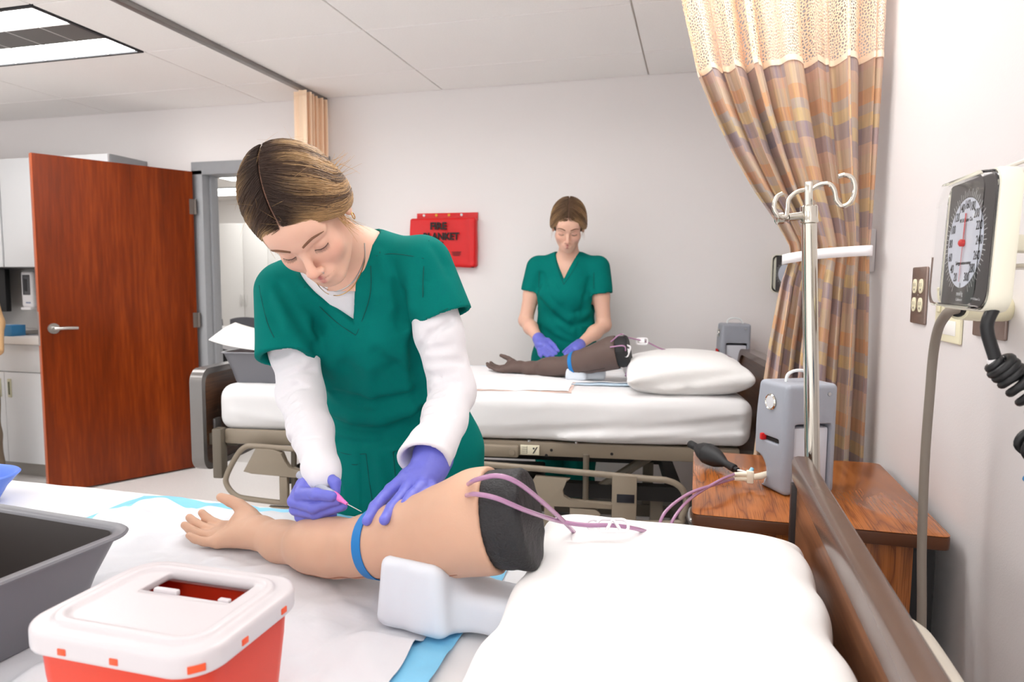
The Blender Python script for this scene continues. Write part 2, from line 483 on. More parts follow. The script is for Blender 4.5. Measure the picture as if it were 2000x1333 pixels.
# ceiling: suspended grid with lay-in tiles; each tile a piece
ceil = G().box(XL, WX+.1, -2.6, YW+.02, CH+.012, CH+.05).build('ceiling', M_grid, smooth=False); struct(ceil, 'suspended ceiling of off-white lay-in tiles')
tx = [-.301 + 1.219*k for k in range(-4, 2)]; tx = [XL] + tx + []
ty = [2.952 + .61*k for k in range(-9, 2)] + [YW]
tx[-1] = WX
LAMPS = [(-3.959, -2.740, 2.342, 2.952), (-1.520, -.301, 1.732, 2.342), (-.301, WX-.002, 1.732, 2.342), (-3.959, -2.740, .512, 1.122), (-1.520, -.301, -1.928, -1.318), (-3.959, -2.740, -1.318, -.708)]  # the ones over the bed gap and by the right wall are unseen, added for brightness
tmesh = {}
for i in range(len(tx)-1):
    for j in range(len(ty)-1):
        x0, x1, y0, y1 = tx[i], tx[i+1], ty[j], ty[j+1]
        if any(abs(x0-a) < .02 and abs(y0-c) < .02 for a, b, c, d in LAMPS): continue
        if x1-x0 < .03: continue
        key = (round(x1-x0, 2), round(y1-y0, 2))
        if key not in tmesh:
            sx, sy = (x1-x0)/2-.004, (y1-y0)/2-.004
            o = G().box(-sx, sx, -sy, sy, 0, .012, bev=.002, seg=1).build('ceiling_tile', M_tile, ceil, world=False, smooth=False)
            tmesh[key] = o.data
        else:
            o = link(bpy.data.objects.new('ceiling_tile', tmesh[key]), ceil)
        o.location = ((x0+x1)/2, (y0+y1)/2, CH)

# walls
def wall(name, label, boxes, m):
    g = G()
    for b in boxes: g.box(*b)
    return struct(g.build(name, m, smooth=False), label)
DX0, DX1, DZ = -3.262, -2.335, 2.025      # doorway
wall('wall_back', 'pale grey-pink back wall with the doorway', [(XL, DX0, YW, YW+.12, 0, CH+.01), (DX1, WX+.1, YW, YW+.12, 0, CH+.01), (DX0, DX1, YW, YW+.12, DZ, CH+.01)], M_wallb)
wall('wall_right', 'pale wall on the right behind the headboards', [(WX, WX+.12, -2.6, YW, 0, CH+.01)], M_wall)
wall('wall_left', 'pale wall at the far left end', [(XL-.12, XL, -2.6, YW+.12, 0, CH+.01)], M_wallb)
bb = G().box(-2.27, WX-.001, YW-.012, YW-.001, 0, .10, bev=.003).build('baseboard_back', mat('vinyl cove', srgb(150, 146, 142), .5)); struct(bb, 'grey vinyl baseboard along the back wall')
bb = G().box(WX-.012, WX-.001, 0, YW-.02, 0, .10, bev=.003).build('baseboard_right', MATS['vinyl cove']); struct(bb, 'grey vinyl baseboard along the right wall')

# door frame
g = G()
for x0, x1 in ((DX0-.055, DX0+.03), (DX1-.03, DX1+.055)): 
    g.box(x0, x1, YW-.018, YW+.14, 0, DZ+.0, bev=.003)
g.box(DX0-.055, DX1+.055, YW-.018, YW+.14, DZ-.03, DZ+.055, bev=.003)
g.box(DX0+.03, DX0+.046, YW+.05, YW+.09, 0, DZ-.03); g.box(DX1-.046, DX1-.03, YW+.05, YW+.09, 0, DZ-.03)
struct(g.build('trim_1', M_trim), 'grey painted steel frame around the doorway')

# open wooden door
M_door = wood('cherry door veneer', srgb(86, 30, 4), srgb(114, 42, 7), srgb(142, 60, 14), axis='z', scale=7, fine=60, rough=.28, stretch=.07, contrast=(.3, .7))
M_doore = mat('cherry door edge', srgb(176, 82, 38), .35, var=.15, vscale=30, stretch=(1, 1, .1))
M_door.node_tree.nodes['Principled BSDF'].inputs['Specular IOR Level'].default_value = .28
hx, hy = -3.300, 3.925
ang = math.atan2(3.115-hy, -3.731-hx)
door = thing('door_1', 'open reddish-brown wooden door swung into the room', None, (hx, hy, 0), ang, kind='structure')
DW = .905
G().box(0.004, DW-.004, -.022, .022, .012, 2.012).build('door_leaf', M_door, door, world=False, smooth=False)
G().box(DW-.004, DW, -.022, .022, .012, 2.012).build('door_edge', M_doore, door, world=False, smooth=False)
for sgn in (1, -1):
    hnd = G()
    hnd.cyl((DW-.068, sgn*.022, 1.0), (DW-.068, sgn*.031, 1.0), .031, n=28)
    hnd.cyl((DW-.068, sgn*.031, 1.0), (DW-.068, sgn*.062, 1.0), .011, n=16)
    hnd.tube(catmull([(DW-.068, sgn*.058, 1.0), (DW-.085, sgn*.063, 1.001), (DW-.13, sgn*.064, 1.002), (DW-.185, sgn*.062, 1.0)], 6), .0095, n=14)
    hnd.build('door_handle', mat('satin nickel', srgb(200, 198, 194), .28, 1.0), door, world=False)
g = G().box(DW-.0035, DW+.001, -.014, .014, .90, 1.10); g.build('latch_plate', M_steel, door, world=False, smooth=False)
for z in (.22, 1.02, 1.78):
    g = G().cyl((-.008, .026, z-.05), (-.008, .026, z+.05), .008, n=12); g.box(-.004, .03, .0215, .0235, z-.05, z+.05)
    g.build('hinge', mat('dull hinge', srgb(112, 104, 98), .45, .3), door, world=False)

# curtain track on the ceiling running to the back wall
g = G()
g.box(-2.328, -2.292, -.6, YW-.004, CH-.024, CH-.0005, bev=.002)
trk = g.build('curtain_track', mat('anodised track', srgb(140, 136, 134), .35, .6)); tag(trk, 'grey metal curtain track crossing the ceiling to the back wall', 'curtain track')
g = G()
g.box(-1.9, WX-.004, 2.392, 2.424, CH-.024, CH-.0005, bev=.002)
trk2 = g.build('curtain_track', MATS['anodised track']); tag(trk2, 'grey ceiling track above the plaid curtain between the beds', 'curtain track')

# ceiling lights
M_lit = mat('lit diffuser', (.9, .9, .9), .5, emit=(1, .99, .975), estr=LAMP)
M_litAdd = mat('added short diffuser', (.9, .9, .9), .5, emit=(1, .99, .975), estr=LAMP*.55)  # dimmer glow for the unseen lamp added to brighten the right side
M_louv = mat('louver grey', srgb(96, 94, 92), .45)
M_lframe = mat('light frame dark', srgb(36, 38, 42), .5)
LL = ['recessed fluorescent ceiling light above the open door', 'added out-of-view ceiling light above the gap between the two beds', 'added out-of-view short ceiling light beside the right wall', 'recessed ceiling light over the left side of the room', 'recessed ceiling light behind the viewer', 'recessed ceiling light behind the viewer to the left']
for q, (x0, x1, y0, y1) in enumerate(LAMPS):
    t = thing('ceiling_light', LL[q], 'ceiling light', ((x0+x1)/2, (y0+y1)/2, CH), group='recessed fluorescent ceiling lights')
    g = G()
    g.box(x0+.002, x0+.02, y0+.002, y1-.002, CH-.004, CH+.05); g.box(x1-.02, x1-.002, y0+.002, y1-.002, CH-.004, CH+.05)
    g.box(x0+.02, x1-.02, y0+.002, y0+.02, CH-.004, CH+.05); g.box(x0+.02, x1-.02, y1-.02, y1-.002, CH-.004, CH+.05)
    g.build('frame', M_lframe, t, smooth=False)
    ym = (y0+y1)/2; w3 = (y1-y0-.04)/2
    for ya, yb in ((y0+.02, ym-.095), (ym+.095, y1-.02)):
        d = G().box(x0+.02, x1-.02, ya, yb, CH+.004, CH+.012).build('diffuser', M_lit if x1-x0 > 1 else M_litAdd, t, smooth=False)
    mb = G().box(x0+.02, x1-.02, ym-.094, ym+.094, CH-.001, CH+.012).build('centre_panel', M_louv, t, smooth=False)
    for k in range(1, 6):
        xx = x0 + (x1-x0)*k/6
        G().box(xx-.003, xx+.003, y0+.02, y1-.02, CH-.002, CH+.003).build('cross_blade', mat('blade', srgb(205, 204, 202), .4), t, smooth=False)

# ------------------------------------------------------------------ room beyond the doorway
g = G().box(-7.5, 1.0, YW+.145, 10.0, -.1, -.002).build('floor_2', mat('floor beyond', srgb(205, 200, 196), .4), smooth=False); struct(g, 'floor of the room beyond the doorway')
g = G().box(-7.5, 1.0, YW+.12, 10.0, CH-.001, CH+.05).build('ceiling_2', mat('ceiling beyond', srgb(226, 222, 218), .9), smooth=False); struct(g, 'ceiling of the room beyond the doorway')
wall('wall_far', 'white wall of the room beyond the doorway', [(-7.5, 1.0, 8.6, 8.7, 0, CH)], mat('far wall', srgb(224, 220, 216), .7))
wall('wall_far_left', 'grey side wall of the room beyond the doorway', [(-7.5, -7.4, YW+.2, 8.6, 0, CH)], MATS['far wall'])
M_lit2 = mat('lit diffuser beyond', (.9, .9, .9), .5, emit=(1, .99, .97), estr=LAMP*.5)
for q, (x, y) in enumerate(((-4.6, 6.55), (-3.6, 5.2), (-5.9, 7.7))):
    t = thing('ceiling_light', ['ceiling light of the far room seen through the doorway', 'ceiling light just beyond the doorway header', 'farthest ceiling light in the room beyond the doorway'][q], 'ceiling light', (x, y, CH-.02))
    G().box(x-.61, x+.61, y-.3, y+.3, CH-.012, CH-.002).build('frame', M_lframe, t, smooth=False)
    for s_ in (-1, 1):
        G().box(x-.59, x+.59, y+s_*.17-.11, y+s_*.17+.11, CH-.016, CH-.011).build('diffuser', M_lit2, t, smooth=False)
# ================================================================== left end: cabinets, counter, things on it
M_pull = mat('cream pull', srgb(206, 204, 176), .4)
M_pulld = mat('pull recess', srgb(96, 98, 74), .6)
CF = YW-.33
# upper wall cabinets (two units)
def upper(name, x0, x1, label):
    t = thing(name, label, 'cabinet', ((x0+x1)/2, YW-.17, 1.37))
    G().box(x0, x1, CF+.02, YW-.003, 1.37, 2.10, bev=.002).build('body', M_trim, t)
    xm = (x0+x1)/2
    for a, b, px in ((x0+.003, xm-.002, xm-.05), (xm+.002, x1-.003, x1-.05)):
        d = G().box(a, b, CF, CF+.019, 1.372, 2.098, bev=.003).build('door', M_white, t)
        G().box(px, px+.024, CF-.006, CF+.001, 1.44, 1.56, bev=.003).build('handle', M_pull, d)
    return t
upper('wall_cabinet', -4.60, -3.685, 'white upper wall cabinet whose grey side shows above the door')
upper('wall_cabinet', -5.55, -4.61, 'white upper wall cabinet at the left edge of the picture')
# base cabinets
BF = YW-.61
def base(name, x0, x1, label):
    t = thing(name, label, 'cabinet', ((x0+x1)/2, YW-.3, 0))
    G().box(x0, x1, BF+.02, YW-.005, .10, .875, bev=.002).build('body', M_white, t)
    G().box(x0, x1, BF+.07, YW-.01, 0.0, .10).build('toe_kick', mat('toe kick', srgb(152, 148, 142), .6), t, smooth=False)
    G().box(x0+.003, x1-.003, BF, BF+.019, .70, .872, bev=.002).build('drawer_front', M_white, t)
    xm = (x0+x1)/2
    for a, b, px in ((x0+.003, xm-.0025, xm-.055), (xm+.0025, x1-.003, xm+.03)):
        d = G().box(a, b, BF, BF+.019, .105, .693, bev=.002).build('door', M_white, t)
        h = G().box(px, px+.028, BF-.007, BF+.001, .53, .65, bev=.003).build('pull', M_pull, d)
        h = G().box(px+.007, px+.021, BF-.0085, BF-.005, .548, .632, bev=.001).build('pull_recess', M_pulld, d)
base('base_cabinet', -4.90, -3.70, 'white base cabinet under the counter beside the open door')
base('base_cabinet', -6.10, -4.905, 'white base cabinet at the far left under the counter')
ct = G().box(-6.12, -3.69, BF-.025, YW-.004, .877, .925, bev=.004).build('countertop', mat('counter laminate', srgb(226, 222, 218), .35)); tag(ct, 'white laminate countertop over the base cabinets', 'countertop')
bs = G().box(-6.12, -3.69, YW-.022, YW-.002, .926, 1.36, bev=.003).build('backsplash', mat('splash grey', srgb(196, 194, 192), .4)); tag(bs, 'pale grey backsplash panel behind the counter', 'panel')
# sink rim + tap
t = thing('sink', 'stainless steel sink set in the counter beside the door', 'sink', (-4.28, YW-.30, .926))
G().prism(rrect(-4.52, -4.02, YW-.52, YW-.10, .05), .9255, .932, bev=.002).build('rim', M_steel, t)
G().prism(rrect(-4.49, -4.05, YW-.49, YW-.13, .04), .9321, .934).build('bowl', mat('sink bowl', srgb(120, 112, 98), .3, .8), t)
g = G().cyl((-4.2, YW-.115, .935), (-4.2, YW-.115, .97), .022, n=18)
g.tube(catmull([(-4.2, YW-.115, .96), (-4.2, YW-.115, 1.12), (-4.2, YW-.15, 1.17), (-4.2, YW-.21, 1.17), (-4.2, YW-.235, 1.13)], 6), .010, n=12)
g.build('tap', M_chrome, t)
# soap dispenser on the backsplash
t = thing('soap_dispenser', 'white wall soap dispenser with a dark grey window under the cabinet', 'dispenser', (-4.660, YW-.03, 1.08))
G().box(-4.715, -4.600, YW-.13, YW-.024, 1.085, 1.345, bev=.02, seg=4).build('body', mat('white plastic', srgb(236, 234, 236), .35), t)
G().box(-4.691, -4.625, YW-.1345, YW-.128, 1.175, 1.32, bev=.003).build('window', mat('dispenser window', srgb(84, 84, 88), .25), t)
G().box(-4.673, -4.647, YW-.137, YW-.132, 1.20, 1.29, bev=.003).build('logo_mark', mat('dark mark', srgb(40, 40, 44), .4), t)
G().box(-4.705, -4.610, YW-.145, YW-.05, 1.068, 1.088, bev=.006).build('push_bar', mat('white plastic', (0,0,0)), t)
G().box(-4.670, -4.627, YW-.1312, YW-.129, 1.115, 1.125).build('brand_line', mat('grey print', srgb(140, 150, 175), .5), t, smooth=False)
# black niche / dark screen left of it
t = thing('monitor', 'black flat monitor standing on the counter by the soap dispenser', 'monitor', (-5.050, YW-.2, .926))
G().box(-5.360, -4.780, YW-.19, YW-.15, 1.055, 1.362, bev=.006).build('screen', mat('off screen', srgb(10, 10, 12), .35), t)
G().box(-5.110, -5.030, YW-.175, YW-.15, .95, 1.10).build('stem', M_blk, t)
G().box(-5.190, -4.950, YW-.23, YW-.09, .9255, .95, bev=.004).build('foot', M_blk, t)
# glove box
t = thing('glove_box', 'blue and white glove box lying on the counter', 'box', (-4.34, YW-.57, .926))
G().box(-4.48, -4.20, YW-.622, YW-.53, .9258, .995, bev=.002).build('carton', mat('carton white', srgb(206, 218, 228), .5), t)
G().box(-4.275, -4.199, YW-.6235, YW-.529, .9268, .9958, bev=.001).build('blue_panel', mat('carton blue', srgb(58, 128, 178), .5), t)
G().prism(rrect(-4.43, -4.31, YW-.60, YW-.55, .02), .9952, .997).build('slot', mat('slot', srgb(150, 190, 220), .6), t)
# ------------------------------------------------------------------ through the doorway
M_cabw = mat('wardrobe white', srgb(236, 234, 230), .5)
t = thing('tall_cabinet', 'tall white two-door wardrobe in the room beyond the doorway', 'wardrobe', (-4.9, 7.3, 0))
G().box(-5.54, -4.20, 7.02, 7.6, 0.0, 1.96, bev=.004).build('body', M_cabw, t)
for a, b, px in ((-5.535, -5.205, -5.245), (-5.197, -4.87, -5.185), (-4.865, -4.205, -4.27)):
    d = G().box(a, b, 7.0, 7.02, .06, 1.95, bev=.004).build('door', M_cabw, t)
    G().box(px, px+.02, 6.982, 7.0, .98, 1.12, bev=.004).build('handle', mat('pale pull', srgb(214, 212, 208), .4), d)
t = thing('wall_panel', 'grey bulletin panel beside the white wardrobe beyond the doorway', 'panel', (-6.0, 7.4, .7))
G().box(-6.5, -5.57, 7.38, 7.42, .80, 1.93, bev=.003).build('board', mat('panel grey', srgb(158, 156, 160), .7), t)
G().box(-6.5, -5.57, 7.37, 7.42, .72, .798, bev=.003).build('ledge', M_cabw, t)
# classroom tables with grey chairs
M_ttop = mat('table top', srgb(240, 238, 236), .35)
M_ch = mat('chair grey', srgb(92, 92, 98), .5)
M_leg = mat('dark leg', srgb(50, 50, 54), .4, .5)
def far_table(x0, x1, y0, y1, z, label):
    t = thing('classroom_table', label, 'table', ((x0+x1)/2, (y0+y1)/2, 0))
    G().box(x0, x1, y0, y1, z-.03, z, bev=.004).build('table_top', M_ttop, t)
    G().box(x0+.05, x1-.05, y0+.03, y0+.05, z-.12, z-.031).build('apron', M_leg, t, smooth=False)
    for xx in (x0+.06, x1-.06):
        for yy in (y0+.06, y1-.06):
            G().cyl((xx, yy, 0), (xx, yy, z-.03), .018, n=10).build('leg', M_leg, t)
def far_chair(x, y, rz, label):
    t = thing('classroom_chair', label, 'chair', (x, y, 0), rz, group='grey chairs beyond the doorway')
    G().box(-.22, .22, -.22, .20, .43, .46, bev=.012).build('seat', M_ch, t, world=False)
    rings = []
    for k in range(9):
        u = (k/8-.5)*2; yy = .21+.05*(1-u*u)
        rings.append([(u*.23, yy, .62), (u*.23, yy+.03, .62), (u*.22, yy+.045, .90-.03*u*u), (u*.22, yy+.015, .90-.03*u*u)])
    G().loft(rings).build('backrest', M_ch, t, world=False)
    for sx in (-1, 1):
        for sy in (-1, 1):
            G().cyl((sx*.2, sy*.19, 0), (sx*.19, sy*.17, .43), .012, n=8).build('leg', M_leg, t, world=False)
        G().tube([(sx*.19, .19, .44), (sx*.19, .235, .7)], .011, n=8).build('back_post', M_leg, t, world=False)
far_table(-5.2, -3.55, 5.68, 6.12, .735, 'white classroom table seen through the doorway')
far_chair(-4.62, 6.52, PI, 'grey chair behind the white table beyond the doorway')
far_chair(-5.16, 6.50, PI, 'grey chair left of the other one beyond the doorway')
t = thing('side_desk', 'grey desk end just inside the room beyond the doorway', 'desk', (-4.35, 5.2, 0))
G().box(-5.2, -3.98, 4.95, 5.4, .79, .87, bev=.006).build('desk_top', mat('desk grey', srgb(196, 194, 194), .4), t)
G().box(-5.18, -4.0, 4.97, 5.38, 0, .789, bev=.003).build('panel', mat('desk panel', srgb(188, 186, 188), .5), t)
t = thing('backpack', 'black bag standing beyond the doorway behind the footboard', 'bag', (-3.58, 4.5, 0))
g = G(); r = []
for z, a, b in ((0, .13, .09), (.05, .16, .11), (.35, .16, .11), (.62, .145, .095), (.74, .10, .06), (.76, .03, .02)):
    r.append([(-3.58+a*math.cos(2*PI*k/20), 4.5+b*math.sin(2*PI*k/20), z) for k in range(20)])
g.loft(r).build('body', mat('bag cloth', srgb(24, 24, 26), .8, bump=.4, bscale=60), t)
G().tube(catmull([(-3.63, 4.41, .68), (-3.64, 4.37, .74), (-3.58, 4.36, .79), (-3.52, 4.37, .74), (-3.53, 4.41, .68)], 5), .012, n=8).build('handle', mat('bag strap', srgb(48, 48, 50), .7), t)
# ================================================================== beds
M_sheet = mat('white sheet', srgb(226, 225, 226), .85, bump=.25, bscale=9, sheen=.2)
M_taupe = mat('taupe enamel', srgb(140, 128, 112), .4, var=.06, vscale=8)
M_taupe2 = mat('dark taupe enamel', srgb(104, 96, 84), .45)
M_fbwood = wood('walnut laminate', srgb(46, 28, 16), srgb(72, 44, 26), srgb(98, 64, 38), axis='y', scale=12, fine=120, rough=.35)
M_hbwood = wood('headboard laminate', srgb(92, 56, 36), srgb(120, 78, 52), srgb(146, 98, 66), axis='y', scale=22, fine=150, rough=.3, stretch=.05)
M_edge = mat('grey edge band', srgb(118, 114, 112), .22, .3)
M_hbedge = mat('brown moulded edge', srgb(96, 76, 66), .22, var=.06, vscale=12)
M_dark = mat('dark mechanism', srgb(28, 26, 25), .55)

def mattress(name, x0, x1, y0, y1, z0, z1, parent, folds, h=.0085, r=.055, world=False):
    c = ((x0+x1)/2, (y0+y1)/2, (z0+z1)/2); s = ((x1-x0)/2, (y1-y0)/2, (z1-z0)/2)
    def fn(p):
        d = s_box(p, c, s, r)
        d = d + .0035*fbm(p*np.float32([3.0, 3.0, 6.0]), 2) + .0012*fbm(p*14.0, 2)
        for a, b, w_, dep in folds: d = d + crease(p, a, b, w_, dep)
        return d
    return sdf_obj(name, fn, (x0-.04, y0-.04, z0-.03), (x1+.04, y1+.04, z1+.03), h, M_sheet, parent, world)

# ---------------- far bed (local frame: x foot to head, y front to back)
OB = (-1.955, 2.43, 0.0); BA = math.radians(7.6)
bed = thing('hospital_bed', 'far hospital bed with taupe rails and white sheet in front of the second nurse', 'bed', OB, BA, group='hospital beds')
folds = [((.3+.28*k, -.02, .70), (.55+.30*k, -.02, .80-.02*(k % 3)), .018, .0035*(1 if k % 2 else -1)) for k in range(6)]
folds += [((1.2, .0, .675), (2.12, .0, .765), .018, .010), ((1.45, .0, .672), (2.15, .0, .715), .016, -.009), ((.9, .0, .678), (1.6, .0, .715), .018, .008), ((1.5, .0, .69), (2.16, .0, .80), .016, -.006), ((1.75, .0, .675), (2.17, .0, .735), .013, .007), ((.55, .0, .68), (1.1, .0, .70), .016, -.006),
          ((.1, -.01, .70), (.5, -.01, .67), .02, .004), ((.05, -.01, .74), (.45, -.01, .69), .02, -.003)]
mattress('mattress', 0.0, 2.195, 0.0, .875, .655, .850, bed, folds)
g = G()
for yy in (.02, .80): g.box(.02, 2.15, yy, yy+.05, .595, .652, bev=.006)
g.box(.02, .07, .07, .80, .60, .65); g.box(2.10, 2.15, .07, .80, .60, .65); g.box(.10, 2.08, .075, .795, .63, .652)
g.build('bed_frame', M_taupe, bed, world=False)
g = G().box(.03, .38, -.005, .02, .60, .665, bev=.012); g.build('frame_cover', M_taupe, bed, world=False)
g = G().box(.92, 1.29, -.012, .018, .592, .640, bev=.008); g.cyl((1.265, -.013, .615), (1.265, -.02, .615), .012, n=16); g.build('frame_cover', M_taupe, bed, world=False)
for x, z in ((1.42, .622), (1.66, .616), (1.40, .60)): G().cyl((x, .0195, z), (x, .0185, z), .006, n=12).build('bolt_hole', M_dark, bed, world=False)
for x in (1.33, 1.52): G().lathe([(.008, 0), (.007, .006), (.001, .008)], 12, Matrix.Translation((x, .03, .652))).build('rivet', M_steel, bed, world=False)
lab = G().box(1.295, 1.372, .0125, .019, .601, .640, bev=.001).build('angle_gauge', mat('cream label', srgb(226, 220, 196), .5), bed, world=False)
g = G()
for k in range(4): g.box(1.303, 1.303+.02, .0117, .0126, .607+.008*k, .608+.008*k)
g.box(1.322, 1.3232, .0117, .0126, .605, .637)
g.prism([(1.345, .607), (1.350, .607), (1.366, .634), (1.361, .634)], 0, .0008, Matrix(((1, 0, 0, 0), (0, 0, -1, .0125), (0, 1, 0, 0), (0, 0, 0, 1))))
g.box(1.346, 1.353, .0117, .0126, .624, .631)
split_build(g, 'gauge_print', mat('print black', srgb(40, 38, 36), .6), lab, world=False, smooth=False)
# footboard
fbp = rrect(0.0, .90, .47, .915, .06, 6)
Mx = Matrix(((0, 0, 1, 0), (1, 0, 0, 0), (0, 1, 0, 0), (0, 0, 0, 1)))      # prism (y,z) -> extruded along x
fb = G().prism(rrect(.022, .878, .492, .893, .045), -.098, -.070, Mx).build('footboard', M_fbwood, bed, world=False)
ring = rrect(.0, .90, .47, .915, .06, 8); g = G()
for xa, xb in ((-.122, -.066),):
    inner = rrect(.026, .874, .496, .889, .042, 8); n = len(ring)
    V = [(xa, y, z) for y, z in ring]+[(xb, y, z) for y, z in ring]+[(xa, y, z) for y, z in inner]+[(xb, y, z) for y, z in inner]
    F = []
    for i in range(n):
        j = (i+1) % n
        F += [(i, j, n+j, n+i), (2*n+i, 3*n+i, 3*n+j, 2*n+j), (i, 2*n+i, 2*n+j, j), (n+i, n+j, 3*n+j, 3*n+i)]
    g.raw(V, F)
g.build('footboard_edge', M_edge, bed, world=False)
G().box(-.069, -.055, .075, .125, .56, .69, bev=.006).build('footboard_bracket', M_edge, bed, world=False)
g = G().box(-.01, .032, -.03, .02, .455, .668, bev=.006); g.build('corner_post', M_taupe2, bed, world=False)
g = G().box(-.10, .06, .05, .11, .58, .63); g.box(-.10, .06, .77, .83, .58, .63); split_build(g, 'board_arm', M_taupe2, bed, world=False, smooth=False)
# headboard of far bed
hb = G().prism(rrect(-.02, .84, .45, .955, .09), 2.30, 2.335, Mx).build('headboard', M_fbwood, bed, world=False)
g = G(); ring = rrect(-.04, .86, .43, .975, .10, 8); inner = rrect(-.012, .832, .458, .947, .085, 8); n = len(ring)
V = [(2.288, y, z) for y, z in ring]+[(2.347, y, z) for y, z in ring]+[(2.288, y, z) for y, z in inner]+[(2.347, y, z) for y, z in inner]; F = []
for i in range(n):
    j = (i+1) % n
    F += [(i, j, n+j, n+i), (2*n+i, 3*n+i, 3*n+j, 2*n+j), (i, 2*n+i, 2*n+j, j), (n+i, n+j, 3*n+j, 3*n+i)]
g.raw(V, F); g.build('headboard_edge', M_hbedge, bed, world=False)
g = G().box(2.14, 2.295, .05, .11, .56, .63); g.box(2.14, 2.295, .77, .83, .56, .63); split_build(g, 'board_arm', M_taupe2, bed, world=False, smooth=False)

# side rails, both ends: looped tube + moulded panel + post
def rail(y, parts):
    for nm, fn in parts: fn(G(), y).build(nm, M_taupe, bed, world=False)
def tubeY(pts, y): return [(x, y, z) for x, z in pts]
def foot_loop(g, y):
    return g.tube(catmull(tubeY([(.62, .588), (.40, .598), (.20, .606), (.148, .600), (.110, .562), (.062, .475), (.063, .432), (.100, .392), (.16, .380), (.345, .368), (.62, .362)], y), 6), .0115, n=12)
def poly_panel(poly, x_to=(0, 1)):
    def f(g, y):
        M = Matrix(((1, 0, 0, 0), (0, 0, -1, y), (0, 1, 0, 0), (0, 0, 0, 1)))
        return g.prism(poly, -.014, .014, M, bev=.005)
    return f
rail(-.045, [('rail_loop', foot_loop),
             ('rail_panel', poly_panel([(.20, .600), (.275, .598), (.315, .585), (.322, .548), (.34, .522), (.375, .512), (.60, .512), (.60, .478), (.415, .482), (.18, .492), (.142, .498)])),
             ('rail_post', poly_panel([(.300, .485), (.335, .485), (.335, .372), (.300, .372)])),
             ('rail_post', poly_panel([(.40, .485), (.425, .485), (.425, .37), (.40, .37)])),
             ('rail_bar', poly_panel([(.25, .355), (.62, .345), (.62, .305), (.36, .315)]))])
def head_tube(g, y):
    return g.tube(catmull(tubeY([(.80, .585), (1.125, .572), (1.50, .556), (1.80, .541), (1.875, .536), (1.925, .510), (1.945, .455), (1.93, .40), (1.90, .37), (1.60, .36), (1.0, .365)], y), 6), .0125, n=12)
rail(-.045, [('rail_loop', head_tube),
             ('rail_panel', poly_panel([(1.365, .535), (1.500, .530), (1.478, .512), (1.466, .482), (1.472, .456), (1.500, .440), (1.665, .440), (1.665, .415), (1.40, .418), (1.33, .424), (1.315, .440)])),
             ('rail_post', poly_panel([(1.662, .552), (1.757, .552), (1.757, .33), (1.662, .33)])),
             ('rail_post', poly_panel([(1.40, .42), (1.44, .42), (1.44, .33), (1.40, .33)])),
             ('rail_bar', poly_panel([(1.50, .415), (1.60, .412), (1.62, .395), (1.62, .33), (1.50, .335)]))])
G().box(1.681, 1.748, -.0612, -.0588, .446, .479, bev=.0006).build('rail_label', mat('black label', srgb(24, 26, 34), .35), bed, world=False)
G().tube([(1.56, -.0445+.02, .40), (1.56, -.02, .62)], .012, n=10).build('rail_arm', M_taupe2, bed, world=False)
G().tube([(.35, -.0445+.02, .42), (.35, -.02, .62)], .012, n=10).build('rail_arm', M_taupe2, bed, world=False)
# lift mechanism and base
g = G().box(.25, 1.95, .12, .17, .40, .46); g.box(.25, 1.95, .70, .75, .40, .46)
g.box(.25, .30, .17, .70, .40, .46); g.box(1.90, 1.95, .17, .70, .40, .46); g.build('lift_frame', M_dark, bed, world=False, smooth=False)
g = G()
for y in (.14, .73):
    g.tube([(.35, y, .43), (.62, y, .62)], .02, n=8); g.tube([(1.6, y, .43), (1.87, y, .62)], .02, n=8)
split_build(g, 'lift_link', M_taupe2, bed, world=False)
g = G().box(.12, 2.02, .14, .20, .14, .20); g.box(.12, 2.02, .68, .74, .14, .20); g.box(.12, .18, .2, .68, .14, .2); g.box(1.96, 2.02, .2, .68, .14, .2)
for x in (.3, 1.85):
    for y in (.17, .71): g.box(x-.025, x+.025, y-.02, y+.02, .2, .41)
g.build('base_frame', M_taupe2, bed, world=False, smooth=False)
G().box(.9, 1.35, .3, .6, .30, .42, bev=.01).build('motor_box', M_dark, bed, world=False)
for x in (.16, 1.98):
    for y in (.17, .71):
        g = G().lathe([(.02, -.012), (.058, -.014), (.062, 0), (.058, .014), (.02, .012)], 24, Matrix.Translation((x, y, .062)) @ Matrix.Rotation(PI/2, 4, 'X'))
        c = g.build('caster', mat('caster rubber', srgb(60, 60, 62), .6), bed, world=False)
        G().box(x-.02, x+.02, y-.03, y+.03, .125, .15).box(x-.015, x+.015, y+.017, y+.025, .05, .13).box(x-.015, x+.015, y-.025, y-.017, .05, .13).build('caster_fork', M_steel, c, world=False, smooth=False)

# ---------------- near bed (axis aligned)
nb_ = thing('hospital_bed', 'nearest hospital bed holding the pale practice arm and red container', 'bed', (-.9, 1.0, 0), group='hospital beds')
NZ = .720
fl2 = [((-.95+.22*k, .75+.1*(k % 3), NZ), (-.80+.25*k, .9+.12*(k % 2), NZ), .02, .002*(1 if k % 2 else -1)) for k in range(4)]
mattress('mattress', -2.02, .185, .50, 1.515, .535, NZ, nb_, fl2, h=.011, world=True)
g = G().box(-2.0, .17, .53, .58, .47, .533, bev=.006); g.box(-2.0, .17, 1.43, 1.48, .47, .533, bev=.006)
g.box(-2.0, -1.95, .58, 1.43, .47, .533); g.box(.12, .17, .58, 1.43, .47, .533); g.box(-1.95, .12, .585, 1.425, .51, .533); g.build('bed_frame', M_taupe, nb_)
